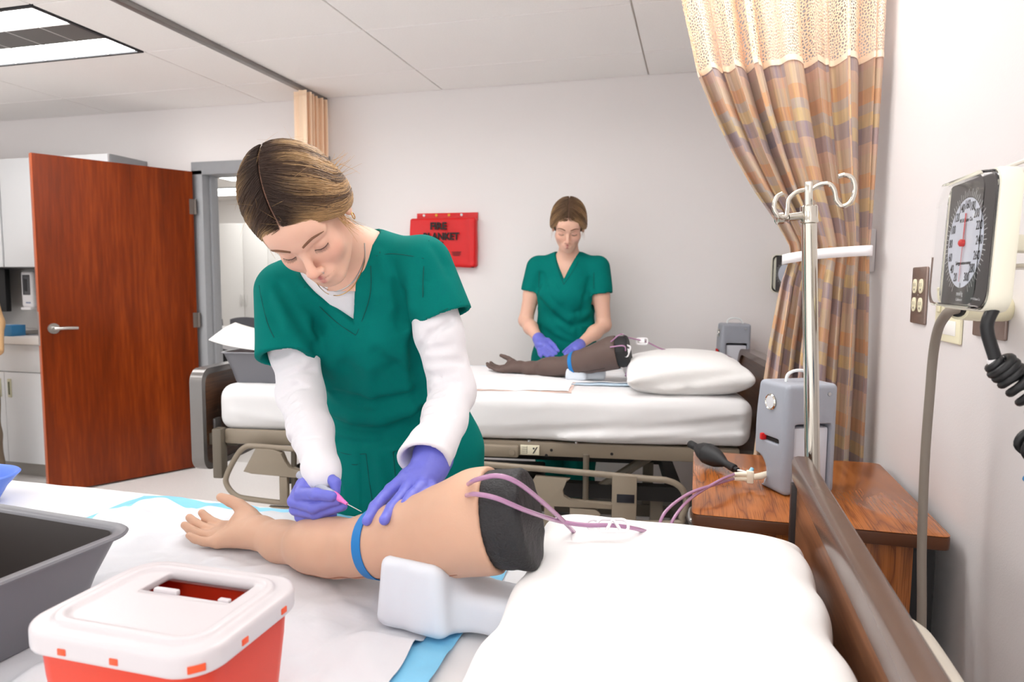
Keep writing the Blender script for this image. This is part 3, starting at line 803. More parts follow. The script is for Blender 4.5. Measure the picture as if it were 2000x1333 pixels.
# headboard: laminate panel with moulded top edge
HX0, HX1, HZ = .205, .243, .925
G().box(HX0+.010, HX1-.012, .50, 1.535, .40, HZ-.03).build('headboard', M_hbwood, nb_, smooth=False)
prof = [(HX0, HZ-.012), (HX0+.004, HZ-.003), (HX0+.012, HZ), (HX1-.006, HZ), (HX1, HZ-.006), (HX1, HZ-.05), (HX1-.010, HZ-.058), (HX0+.014, HZ-.058), (HX0+.002, HZ-.05)]
Mp = Matrix(((1, 0, 0, 0), (0, 0, 1, 0), (0, 1, 0, 0), (0, 0, 0, 1)))     # prism (x,z) -> along y
G().prism(prof, .46, 1.552, Mp).build('headboard_top_edge', M_hbedge, nb_)
G().box(HX0-.001, HX1, 1.530, 1.552, .40, HZ-.057, bev=.003).build('headboard_end_edge', mat('dark end band', srgb(40, 28, 24), .4), nb_)
# cream bumper and arms behind the headboard
pts = catmull([(.309, .56, .790), (.310, .86, .790), (.310, 1.01, .790), (.305, 1.06, .788), (.288, 1.085, .784), (.266, 1.092, .780)], 6)
G().tube(pts, .0265, n=16).build('wall_bumper', mat('cream bumper', srgb(206, 198, 184), .4), nb_)
g = G().box(.165, .24, .60, .66, .47, .53); g.box(.165, .24, 1.36, 1.42, .47, .53); split_build(g, 'board_arm', M_taupe2, nb_, smooth=False)
G().prism(rrect(.50, 1.53, .35, .80, .06), -2.12, -2.085, Matrix(((0, 0, 1, 0), (1, 0, 0, 0), (0, 1, 0, 0), (0, 0, 0, 1)))).build('footboard', M_fbwood, nb_)
g = G().box(-2.09, -1.98, .60, .66, .47, .53); g.box(-2.09, -1.98, 1.36, 1.42, .47, .53); split_build(g, 'board_arm', M_taupe2, nb_, smooth=False)
g = G().box(-1.85, 0.0, .64, .70, .14, .20); g.box(-1.85, 0.0, 1.30, 1.36, .14, .20); g.box(-1.85, -1.79, .70, 1.30, .14, .20); g.box(-.06, 0, .70, 1.30, .14, .20)
for x in (-1.6, -.25):
    for y in (.67, 1.33): g.box(x-.025, x+.025, y-.02, y+.02, .2, .47)
g.build('base_frame', M_taupe2, nb_, smooth=False)
for x in (-1.82, -.03):
    for y in (.67, 1.33):
        G().lathe([(.02, -.012), (.058, -.014), (.062, 0), (.058, .014), (.02, .012)], 24, Matrix.Translation((x, y, .062)) @ Matrix.Rotation(PI/2, 4, 'X')).cyl((x, y, .11), (x, y, .15), .012, n=10).build('caster', MATS['caster rubber'], nb_)

# ---------------- pillows
def pillow(name, label, c, L, Wd, T, rz, tilt=(0, 0), sag=.0, h=.007, seed=0, lumps=(), pw=(3.2, 4.0)):
    """L along local y, W along local x"""
    Rm = np.array((Matrix.Rotation(rz, 3, 'Z') @ Matrix.Rotation(tilt[0], 3, 'X') @ Matrix.Rotation(tilt[1], 3, 'Y')))
    cc = np.asarray(c, np.float32)
    def fn(p):
        q = (p-cc) @ Rm.astype(np.float32)
        u = np.clip(np.abs(q[:, 0])/(Wd/2), 0, 1); v = np.clip(np.abs(q[:, 1])/(L/2), 0, 1)
        # plump section that thins to a seam; corners pulled out
        prof = np.maximum(1-u**pw[0], 0)**.55*np.maximum(1-v**pw[1], 0)**.55
        half = np.maximum(T/2*prof, .0)
        dz = np.abs(q[:, 2]-0)-half
        pin = .022*np.cos(np.clip(q[:, 1]/(L/2), -1, 1)*PI/2)**1; pin2 = .022*np.cos(np.clip(q[:, 0]/(Wd/2), -1, 1)*PI/2)
        du = np.abs(q[:, 0])-(Wd/2-pin); dv = np.abs(q[:, 1])-(L/2-pin2)
        d = smax(smax(dz*.55, du, .02), dv, .02)
        d = d + .003*fbm(q*np.float32([5, 9, 4])+seed, 2)+.0025*np.sin(q[:, 1]*38+3*q[:, 0]*8+seed)*np.exp(-(np.clip(1-u, 0, 1)/.35)**2)
        for a, b, w_, dep in lumps: d = d + crease(q, a, b, w_, dep)
        return d
    R = max(L, Wd)/2*1.25
    v, f = sdf_mesh(fn, cc-(R, R, T), cc+(R, R, T), h, slack=2.2)
    v = smooth_verts(v, f, 3)
    o = mesh_obj(name, v-np.array(c), f, M_pill, None, False, True, None); o.location = c
    return tag(o, label, 'pillow')
M_pill = mat('pillow cotton', srgb(238, 237, 236), .85, bump=.2, bscale=10, sheen=.15)
pillow('pillow', 'large white pillow in the foreground against the near headboard', (-.034, .945, .785), .80, .50, .150, 0.02, seed=3, pw=(5.5, 7.0),
       lumps=[((-.2, -.3, .08), (.1, .1, .1), .03, .005), ((-.15, 0, .08), (.2, .3, .09), .03, -.004)])
pillow('pillow', 'white pillow at the head of the far bed', (-.065, 3.0, .915), .62, .50, .165, BA+.03, tilt=(0, -.03), seed=9,
       lumps=[((-.2, -.3, -.02), (.2, -.29, .03), .018, .006), ((-.1, -.3, -.04), (.22, -.28, .0), .018, -.006), ((-.22, -.2, .02), (.0, -.28, -.03), .02, .005)])
# ================================================================== curtains
def cloth_attr(o, uv):
    a = o.data.attributes.new('cuv', 'FLOAT_VECTOR', 'POINT')
    v = np.zeros((len(uv), 3), np.float32); v[:, :2] = uv
    a.data.foreach_set('vector', v.ravel())
def m_plaid():
    m = bpy.data.materials.new('plaid curtain'); m.use_nodes = True; nt = m.node_tree; N = nt.nodes; L = nt.links
    b = N['Principled BSDF']; b.inputs['Roughness'].default_value = .85; b.inputs['Sheen Weight'].default_value = .2
    at = N.new('ShaderNodeAttribute'); at.attribute_name = 'cuv'
    sp = N.new('ShaderNodeSeparateXYZ'); L.new(at.outputs['Vector'], sp.inputs[0])
    def ramp(src, mul, stops, off=0.0):
        k = N.new('ShaderNodeMath'); k.operation = 'MULTIPLY_ADD'; k.inputs[1].default_value = mul; k.inputs[2].default_value = off; L.new(src, k.inputs[0])
        fr = N.new('ShaderNodeMath'); fr.operation = 'FRACT'; L.new(k.outputs[0], fr.inputs[0])
        cr = N.new('ShaderNodeValToRGB'); cr.color_ramp.interpolation = 'CONSTANT'; L.new(fr.outputs[0], cr.inputs[0])
        e = cr.color_ramp.elements; e[0].position = stops[0][0]; e[0].color = (*stops[0][1], 1); e[1].position = stops[1][0]; e[1].color = (*stops[1][1], 1)
        for p, c in stops[2:]: q = e.new(p); q.color = (*c, 1)
        return cr.outputs[0]
    og, tn, ye, pu, pk, gr = srgb(216, 162, 116), srgb(206, 180, 152), srgb(214, 186, 136), srgb(164, 146, 152), srgb(208, 172, 152), srgb(190, 176, 164)
    weft = ramp(sp.outputs['Y'], 1/.262, [(0, pu), (.19, pk), (.32, tn), (.55, og), (.72, gr), (.84, ye)], .12)
    warp = ramp(sp.outputs['X'], 1/.23, [(0, tn), (.12, pk), (.30, ye), (.38, tn), (.50, pu), (.60, tn), (.72, og), (.84, gr)])
    mx = N.new('ShaderNodeMixRGB'); mx.inputs[0].default_value = .30; L.new(weft, mx.inputs[1]); L.new(warp, mx.inputs[2])
    # fine vertical ikat streaks
    mp = N.new('ShaderNodeMapping'); mp.inputs['Scale'].default_value = (120, 5, 1); L.new(at.outputs['Vector'], mp.inputs[0])
    n = N.new('ShaderNodeTexNoise'); n.inputs['Scale'].default_value = 1.0; n.inputs['Detail'].default_value = 2; L.new(mp.outputs[0], n.inputs['Vector'])
    r = N.new('ShaderNodeMapRange'); r.inputs['From Min'].default_value = .3; r.inputs['From Max'].default_value = .7; r.inputs['To Min'].default_value = .80; r.inputs['To Max'].default_value = 1.06
    L.new(n.outputs['Fac'], r.inputs['Value'])
    m2 = N.new('ShaderNodeMixRGB'); m2.blend_type = 'MULTIPLY'; m2.inputs[0].default_value = 1; L.new(mx.outputs[0], m2.inputs[1]); L.new(r.outputs[0], m2.inputs[2])
    L.new(m2.outputs[0], b.inputs['Base Color'])
    tr = N.new('ShaderNodeBsdfTranslucent'); L.new(m2.outputs[0], tr.inputs[0]); ms = N.new('ShaderNodeMixShader'); ms.inputs[0].default_value = .12
    L.new(b.outputs[0], ms.inputs[1]); L.new(tr.outputs[0], ms.inputs[2]); L.new(ms.outputs[0], N['Material Output'].inputs['Surface'])
    return m
def m_net(name, col, sx=130.0, sy=100.0, thr=.30):
    m = bpy.data.materials.new(name); m.use_nodes = True; nt = m.node_tree; N = nt.nodes; L = nt.links
    b = N['Principled BSDF']; b.inputs['Roughness'].default_value = .8; b.inputs['Base Color'].default_value = (*col, 1)
    at = N.new('ShaderNodeAttribute'); at.attribute_name = 'cuv'
    mp = N.new('ShaderNodeMapping'); mp.inputs['Scale'].default_value = (sx, sy, 1); L.new(at.outputs['Vector'], mp.inputs[0])
    v = N.new('ShaderNodeTexVoronoi'); v.feature = 'DISTANCE_TO_EDGE'; v.inputs['Randomness'].default_value = .85; v.inputs['Scale'].default_value = 1.0; v.voronoi_dimensions = '2D'
    L.new(mp.outputs[0], v.inputs['Vector'])
    c = N.new('ShaderNodeMath'); c.operation = 'LESS_THAN'; c.inputs[1].default_value = thr; L.new(v.outputs['Distance'], c.inputs[0])
    t = N.new('ShaderNodeBsdfTransparent'); ms = N.new('ShaderNodeMixShader'); L.new(c.outputs[0], ms.inputs[0]); L.new(t.outputs[0], ms.inputs[1]); L.new(b.outputs[0], ms.inputs[2])
    L.new(ms.outputs[0], N['Material Output'].inputs['Surface'])
    return m
M_plaid = m_plaid()
M_net = m_net('peach netting', srgb(252, 222, 194), thr=.19)
M_band = mat('cream hem tape', srgb(240, 222, 200), .8)

def lerp_tab(tab, z):
    return np.interp(z, [t[0] for t in tab], [t[1] for t in tab])
def curtain_surface(zs, S, left, right, y0, amp, phase, width, wave):
    """points (len(zs), len(S), 3) and cloth coordinates"""
    Z, SS = np.meshgrid(zs, S, indexing='ij')
    xl, xr, am = lerp_tab(left, Z), lerp_tab(right, Z), lerp_tab(amp, Z)
    f = phase(SS)
    X = xl+(xr-xl)*SS + am*.42*np.sin(2*f+.6)*wave(SS)*.6
    Y = y0 + am*1.15*np.tanh(2.2*np.sin(f))*wave(SS) + am*.18*np.sin(2.3*f+1+Z*2)
    P = np.stack([X, Y, Z], -1)
    dv = np.linalg.norm(np.diff(P, axis=0), axis=-1); v = np.concatenate([np.zeros((1, len(S))), np.cumsum(dv, 0)], 0)
    pl = np.floor(f/PI+.5); v = v+.035*np.sin(pl*2.4+.7)*(np.abs(np.sin(f)) > -1)
    uv = np.stack([SS*width, v], -1)
    return P, uv
def grid_faces(a, b):
    i, j = np.meshgrid(np.arange(a-1), np.arange(b-1), indexing='ij'); k = (i*b+j).ravel()
    return np.stack([k, k+1, k+b+1, k+b], -1)
def cloth_obj(name, P, uv, m, parent, thick=.0):
    a, b = P.shape[:2]
    o = mesh_obj(name, P.reshape(-1, 3), grid_faces(a, b), m, parent, True, True, None)
    cloth_attr(o, uv.reshape(-1, 2))
    return o

# plaid curtain gathered at the right wall and tied back
S = np.linspace(0, 1, 420)
knots = np.array([0, .07, .13, .20, .26, .31, .36, .40, .58, .63, .70, .78, .86, .93, 1.0])
phase = lambda s: np.interp(s, knots, np.arange(len(knots))*PI)
wave = lambda s: .75+.35*np.sin(s*23+1)
left = [(.02, .17), (.50, .185), (.79, .205), (1.10, .235), (1.30, .262), (1.385, .285), (1.42, .28), (1.50, .235), (1.60, .165), (1.72, .095), (1.85, .03), (2.0, -.035), (2.2, -.085), (2.44, -.12)]
right = [(.02, .535), (1.0, .53), (1.385, .520), (1.6, .523), (2.0, .528), (2.44, .528)]
amp = [(.02, .050), (.9, .045), (1.25, .035), (1.385, .016), (1.5, .028), (1.8, .045), (2.0, .052), (2.44, .045)]
cur = thing('privacy_curtain', 'plaid orange and mauve privacy curtain tied back at the right wall', 'curtain', (.25, 2.40, 0.0))
zs = np.concatenate([np.linspace(2.0, 1.5, 46), np.linspace(1.485, 1.28, 30), np.linspace(1.26, .03, 60)])
P, uv = curtain_surface(zs, S, left, right, 2.405, amp, phase, 1.9, wave)
cloth_obj('plaid_panel', P, uv, M_plaid, cur)
zs2 = np.linspace(2.44-.03, 1.995, 30)
P, uv = curtain_surface(zs2, S, left, right, 2.405, amp, phase, 1.9, wave)
cloth_obj('net_top', P, uv, M_net, cur)
P, uv = curtain_surface(np.linspace(2.006, 1.988, 3), S, left, right, 2.401, amp, phase, 1.9, wave)
cloth_obj('hem_tape', P, uv, M_band, cur)
# tie back strap and its wall plate
tb = thing('curtain_tieback', 'white strap tying the plaid curtain to a small wall plate', 'tieback', (.54, 2.45, 1.38))
pl = [(.535, 2.60, 1.392), (.50, 2.50, 1.394), (.515, 2.352, 1.398), (.45, 2.348, 1.395), (.36, 2.352, 1.388), (.292, 2.365, 1.378), (.265, 2.405, 1.372), (.29, 2.45, 1.374), (.40, 2.475, 1.385), (.535, 2.56, 1.392)]
pts = catmull(pl, 8); g = G(); V = []; F = []
for i, p in enumerate(pts):
    for dz in (-.016, .016):
        V.append((p.x, p.y, p.z+dz))
    if i: F.append((2*i-2, 2*i-1, 2*i+1, 2*i))
o = G().raw(V, F).build('strap', mat('white webbing', srgb(240, 238, 240), .6), tb)
sm = o.modifiers.new('thickness', 'SOLIDIFY'); sm.thickness = .003
G().box(.530, WX-.0005, 2.50, 2.625, 1.335, 1.475, bev=.004).build('wall_plate', mat('white plastic', (0, 0, 0)), tb)

# netting of the other curtain where its track meets the back wall
c2 = thing('privacy_curtain', 'peach netting curtain bunched at the end of the track by the doorway', 'curtain', (-2.31, 3.78, .05))
S2 = np.linspace(0, 1, 160)
ph2 = lambda s: s*PI*11
wv2 = lambda s: 1+0*s
def side_curtain(zs, m, nm, tape=0):
    Z, SS = np.meshgrid(zs, S2, indexing='ij'); f = ph2(SS)
    Yc = 3.66+.25*SS+.010*np.sin(2*f); Xc = -2.31+.045*np.sin(f)*(1+.2*np.sin(SS*9))-.02*(2.4-Z)*0
    Pn = np.stack([Xc, Yc, Z], -1); uvn = np.stack([SS*1.6, 2.4-Z], -1)
    return cloth_obj(nm, Pn, uvn, m, c2)
side_curtain(np.linspace(2.39, 1.90, 12), m_net('peach netting dense', srgb(255, 226, 196), thr=.5), 'net_top')
side_curtain(np.linspace(2.413, 2.385, 3), mat('peach hem tape', srgb(255, 226, 196), .8), 'hem_tape')
side_curtain(np.linspace(1.90, .05, 10), M_plaid, 'plaid_panel')
for k in range(6):
    y = 3.67+.046*k
    G().tube([(-2.31, y, 2.416), (-2.31, y, 2.40)], .004, n=8).build('glide', mat('white plastic', (0, 0, 0)), c2)
# ================================================================== things on the walls
# ---- fire blanket pouch
M_red = mat('red vinyl', srgb(212, 14, 18), .4, bump=.2, bscale=18)
fb_ = thing('fire_blanket_pouch', 'red vinyl fire blanket pouch with black lettering on the back wall', 'fire blanket', (-1.50, YW-.03, 1.37))
def pouch(p):
    c = (-1.502, YW-.036, 1.528)
    d = s_box(p, c, (.213, .030, .150), .018)
    d = d - .010*np.exp(-(((p[:, 0]+1.50)/.15)**2+((p[:, 2]-1.53)/.11)**2)) + .003*fbm(p*9.0, 2)
    d = d + crease(p, (-1.318, YW-.066, 1.40), (-1.325, YW-.066, 1.66), .012, .006)
    return d
sdf_obj('pouch', pouch, (-1.74, YW-.09, 1.36), (-1.27, YW-.0035, 1.70), .006, M_red, fb_)
G().box(-1.685, -1.292, YW-.012, YW-.001, 1.66, 1.708, bev=.002).build('hanging_strip', M_red, fb_)
for k, x in enumerate((-1.637, -1.556, -1.475, -1.394)):
    G().lathe([(.0085, 0), (.008, .003), (.001, .0045)], 16, Matrix.Translation((x, YW-.012, 1.695)) @ Matrix.Rotation(PI/2, 4, 'X')).build('rivet', mat('brass rivet', srgb(200, 150, 60), .3, .8) if k in (1, 2) else M_steel, fb_)
M_ink = mat('black ink', srgb(26, 16, 16), .6)
FT = frame_from((-1.508, YW-.0795, 1.600), (1, 0, 0), (0, -1, 0))
text('lettering_fire', 'FIRE', .058, M_ink, frame_from((-1.517, YW-.0835, 1.622), (1, 0, 0), (0, -1, 0)), fb_, bold=.0022, depth=.002)
text('lettering_blanket', 'BLANKET', .058, M_ink, frame_from((-1.50, YW-.0835, 1.560), (1, 0, 0), (0, -1, 0)), fb_, bold=.0022, depth=.002, sx=.93)
text('lettering_small', 'PULL TO\nRELEASE', .014, M_ink, frame_from((-1.513, YW-.0835, 1.518), (1, 0, 0), (0, -1, 0)), fb_, bold=.0004, depth=.002)
FM = frame_from((-1.517, YW-.0820, 1.44), (1, 0, 0), (0, -1, 0))
G().prism([(-.016, .048), (.016, .048), (.016, .0), (.026, .0), (0, -.03), (-.026, 0), (-.016, 0)], -.002, .002, FM).build('arrow_print', M_ink, fb_, smooth=False)
g = G()
for k, w_ in enumerate((.062, .050, .056, .040)): g.box(-1.435-w_/2+.03, -1.435+w_/2+.03, YW-.0775, YW-.0740, 1.468-.007*k, 1.470-.007*k)
split_build(g, 'fine_print', M_ink, fb_, smooth=False)
G().box(-1.318, -1.300, YW-.062, YW-.02, 1.376, 1.408, bev=.003).build('dark_tab', M_blk, fb_)
G().box(-1.46, -1.452, YW-.05, YW-.044, 1.33, 1.384).build('pull_tab', M_blk, fb_)

# ---- aneroid blood pressure gauge
M_cream = mat('cream plastic', srgb(234, 230, 212), .35)
M_dial = mat('dial white', srgb(222, 226, 238), .4)
M_face = mat('dial plate grey', srgb(74, 70, 70), .35)
M_needle = mat('red needle', srgb(214, 22, 30), .4)
M_clear = mat('clear cover', (1, 1, 1), .03, trans=1.0, ior=1.08)
def gauge(label, M, full=True, tilt=0.0, mount=.14):
    loc = M.translation
    t = thing('pressure_gauge', label, 'gauge', tuple(loc), group='wall pressure gauges')
    s = .095
    # case: cream shell behind the face (deeper back), slightly barrel-sided
    def outline(k): 
        pts = []
        for a in rrect(-k, k, -k, k, .022, 5):
            x, y = a; pts.append((x*(1+.05*(1-(y/k)**2)), y*(1+.04*(1-(x/k)**2))))
        return pts
    G().prism(outline(s+.004), -.030, .0, M, bev=.006).build('case', M_cream, t)
    G().prism([(max(x, -.078), y) for x, y in outline(s-.003)], .0, .002, M).build('dial_plate', M_face, t)
    G().prism([(.067*math.cos(2*PI*k/72), .067*math.sin(2*PI*k/72)) for k in range(72)], .002, .0026, M).build('dial', M_dial, t)
    ring = outline(s+.001); n = len(ring); inn = outline(s-.004)
    V = [(x, y, .0) for x, y in ring]+[(x*.985, y*.985, .017) for x, y in ring]+[(x, y, .0) for x, y in inn]+[(x*.985, y*.985, .0145) for x, y in inn]
    F = []
    for i in range(n):
        j = (i+1) % n; F += [(i, j, n+j, n+i), (2*n+i, 3*n+i, 3*n+j, 2*n+j), (i, 2*n+i, 2*n+j, j)]
    F += [tuple(range(n, 2*n)), tuple(range(3*n, 4*n))[::-1]]
    G().raw(V, F, M).build('cover', M_clear, t)
    a0, a1 = math.radians(246), math.radians(-66)      # 20 .. 300 (degrees, counter-clockwise from right)
    mt = mat('dial tick white', srgb(225, 225, 225), .5)
    for k in range(0, 57):
        v = 20+5*k; a = a0+(a1-a0)*(v-20)/280; L_ = .011 if v % 10 == 0 else .007
        ca, sa = math.cos(a), math.sin(a); w_ = .0006
        g = G().raw([(ca*.069-sa*w_, sa*.069+ca*w_, .0025), (ca*.069+sa*w_, sa*.069-ca*w_, .0025), (ca*(.069+L_)+sa*w_, sa*(.069+L_)-ca*w_, .0025), (ca*(.069+L_)-sa*w_, sa*(.069+L_)+ca*w_, .0025)], [(0, 1, 2, 3)], M)
        g.build('tick', mt, t, smooth=False)
    if full:
        mi = mat('dial numerals', srgb(36, 34, 40), .6)
        for v in range(20, 301, 20):
            a = a0+(a1-a0)*(v-20)/280
            text('numeral', str(v), .0185, mi, M @ Matrix.Translation((.0555*math.cos(a), .0565*math.sin(a), .0028)), t, depth=.0001, bold=.0002, sx=.75)
        text('maker_name', 'W.A.Baum Co.', .0085, mi, M @ Matrix.Translation((.0, .034, .0028)), t, depth=.0001, bold=.0001)
        text('caption', 'Sphygmomanometer', .0072, mi, M @ Matrix.Translation((.004, -.030, .0028)), t, depth=.0001, bold=.0001)
        wt = mat('white print', srgb(210, 210, 212), .5)
        text('unit', 'mmHg', .0095, wt, M @ Matrix.Translation((0, -.076, .0024)), t, depth=.0001)
        text('note', 'Calibrated', .006, wt, M @ Matrix.Translation((0, -.085, .0024)), t, depth=.0001)
        text('fine_print', 'W.A.Baum Co.', .005, wt, M @ Matrix.Translation((.062, -.083, .0024)), t, depth=.0001)
        g = G().raw([(-.003, -.0665, .003), (.003, -.0665, .003), (.003, -.060, .003), (-.003, -.060, .003)], [(0, 1, 2, 3)], M); g.build('zero_box', mat('zero mark', srgb(150, 150, 158), .6), t, smooth=False)
    an = math.radians(271)
    nd = G().raw([(-.0008, -.058, .0045), (.0008, -.058, .0045), (.0012, 0, .0045), (.0022, .014, .0045), (.0022, .044, .0045), (-.0022, .044, .0045), (-.0022, .014, .0045), (-.0012, 0, .0045)], [tuple(range(8))], M @ Matrix.Rotation(math.radians(-2), 4, 'Z'))
    nd.build('needle', M_needle, t, smooth=False)
    G().lathe([(.0055, .003), (.0055, .008), (.003, .010)], 20, M).build('hub', M_needle, t)
    g = G().box(-.045, .045, -.06, .06, -.046, -.0295, bev=.004, M=M); g.build('mount', M_cream, t)
    g = G().box(-.03, .03, -.012, .012, -mount, -.046, bev=.003, M=M); g.build('mount_arm', M_cream, t)
    return t
GM = frame_from((.3858, 1.174, 1.357), (0, -1, 0), (-1, 0, .03))
gauge('cream-cased blood pressure gauge with a round white dial on the right wall', GM, True, mount=.1735)
GM2 = frame_from((.47, YW-.10, 1.346), (1, 0, 0), (0, -1, 0))
gauge('distant blood pressure gauge on the back wall half hidden by the plaid curtain', GM2, False, mount=.0985)

# ---- wire cuff basket behind the near gauge, running out of frame
bk = thing('wire_basket', 'white wire cuff basket fixed behind the near pressure gauge', 'basket', (.48, 1.0, 1.30))
M_wire = mat('white coated wire', srgb(232, 228, 222), .4)
for z, nm in ((1.472, 'top_rim'), (1.322, 'bottom_rim')):
    G().tube([(.548, 1.24, z), (.445, 1.235, z), (.44, .80, z), (.548, .795, z)], .0035, n=8).build(nm, M_wire, bk)
for y in (1.1, 1.0, .9):
    G().tube([(.548, y, 1.472), (.445, y, 1.466), (.442, y, 1.322), (.548, y, 1.325)], .0022, n=6).build('wire', M_wire, bk)
G().box(.43, .445, 1.05, 1.075, 1.318, 1.345, bev=.003).build('clip', M_steel, bk)

# ---- plates on the right wall
M_plate = mat('brushed nickel plate', srgb(152, 134, 126), .35, .75, var=.08, vscale=60)
M_ivory = mat('ivory plastic', srgb(232, 226, 196), .4)
M_slot = mat('slot dark', srgb(60, 52, 44), .6)
def plate(name, label, cat, yc, zc, w_, h_, m=None):
    t = thing(name, label, cat, (WX, yc, zc))
    M = frame_from((WX-.0003, yc, zc), (0, -1, 0), (-1, 0, 0))
    G().prism(rrect(-w_/2, w_/2, -h_/2, h_/2, .004, 3), 0, .007, M, bev=.003).build('cover_plate', m or M_plate, t)
    return t, M
t, M = plate('power_outlet', 'brown metal outlet plate with four ivory sockets on the right wall', 'outlet', 2.0, 1.266, .118, .148)
for x in (-.026, .026):
    for y in (.024, -.024):
        s_ = G().prism(rrect(x-.016, x+.016, y-.0185, y+.0185, .012, 5), .007, .0095, M, bev=.001).build('socket', M_ivory, t)
        split_build(G().box(x-.0075, x-.0055, y-.001, y+.008, .0094, .0098, M=M).box(x+.0055, x+.0075, y-.001, y+.008, .0094, .0098, M=M).cyl((x, y-.009, .0094), (x, y-.009, .0098), .0028, n=10, M=M), 'slot', M_slot, s_, smooth=False)
G().cyl((0, 0, .007), (0, 0, .0082), .003, n=12, M=M).build('screw', M_steel, t)
t, M = plate('switch_plate', 'ivory plate with a row of rocker switches below the gauge', 'switch', 1.775, 1.225, .165, .125, M_ivory)
for k in range(4):
    x = -.055+.037*k
    G().box(x-.012, x+.012, .005, .045, .007, .011, bev=.002, M=M).build('rocker', M_ivory, t)
G().box(-.03, .06, -.045, -.012, .007, .0085, bev=.001, M=M).build('label_window', mat('label white', srgb(238, 236, 232), .5), t)
t, M = plate('plug_plate', 'large brown metal wall plate behind the plugged-in cable', 'outlet', 1.545, 1.27, .155, .16)
pg = G().lathe([(.022, .0), (.024, .012), (.024, .045), (.020, .052)], 20, M @ Matrix.Translation((.072, -.020, .007))).build('receptacle', M_ivory, t)
# ---- grey cable plugged into it
cb = thing('power_cable', 'grey power cable hanging down the right wall to the floor', 'cable', (.54, 1.6, 0))
G().tube([(.552, 1.472, 1.25), (.50, 1.43, 1.2505), (.45, 1.388, 1.251)], [.0235, .0225, .019], n=18).build('plug', M_ivory, cb)
G().tube([(.452, 1.390, 1.251), (.446, 1.385, 1.251)], [.0145, .0135], n=16).build('strain_relief', M_blk, cb)
G().tube(catmull([(.448, 1.386, 1.251), (.438, 1.385, 1.249), (.436, 1.405, 1.240), (.443, 1.465, 1.212), (.450, 1.508, 1.16), (.454, 1.528, 1.08), (.455, 1.537, .97), (.455, 1.534, .87), (.455, 1.522, .75), (.455, 1.50, .63), (.452, 1.47, .45), (.45, 1.46, .2), (.44, 1.50, .03), (.40, 1.56, .012), (.33, 1.58, .012)], 8), .0088, n=14).build('cord', mat('grey cord', srgb(136, 126, 116), .55), cb)
# ---- black coiled hose from the gauge with blue cuff
hz = thing('cuff_hose', 'black coiled rubber hose hanging from the near pressure gauge', 'hose', (.41, 1.08, 1.0))
M_rub = mat('black rubber', srgb(26, 26, 28), .38)
top = Vector((.40, 1.095, 1.268)); a_ = Vector((.389, 1.089, 1.236)); b_ = Vector((.402, 1.088, 1.19))
G().tube(catmull([top, a_, b_], 6), [.0085]*13, n=12).build('straight_hose', M_rub, hz)
G().tube([b_+Vector((-.001, 0, .003)), b_+Vector((.0012, 0, -.003))], .0105, n=14).build('white_clip', mat('white plastic', (0, 0, 0)), hz)
pts = []; axis = [Vector((.402, 1.088, 1.19)), Vector((.424, 1.084, 1.166)), Vector((.462, 1.07, 1.12)), Vector((.485, 1.03, 1.06)), Vector((.48, 1.0, 1.02)), Vector((.455, 1.03, 1.06)), Vector((.441, 1.085, 1.09))]
ax = catmull(axis, 40); turns = 22
for i, p in enumerate(ax):
    tt = (ax[min(i+1, len(ax)-1)]-ax[max(i-1, 0)]).normalized(); u = tt.cross(Vector((0, 1, 0))).normalized(); v = tt.cross(u)
    r_ = .0165*min(1, i/10+.2, (len(ax)-1-i)/12+.15); a = 2*PI*turns*i/len(ax)
    pts.append(p+u*(math.cos(a)*r_)+v*(math.sin(a)*r_))
G().tube(catmull(pts, 2), .0058, n=10).build('coil', M_rub, hz)
g = G().box(-.05, .05, -.006, .006, -.05, .05, bev=.004, M=Matrix.Translation((.508, 1.08, 1.045)) @ Matrix.Rotation(.5, 4, 'Y'))
cf = g.build('pressure_cuff', mat('blue cuff', srgb(48, 118, 170), .8, bump=.3, bscale=200)); tag(cf, 'folded blue blood pressure cuff at the right edge of the picture', 'cuff')
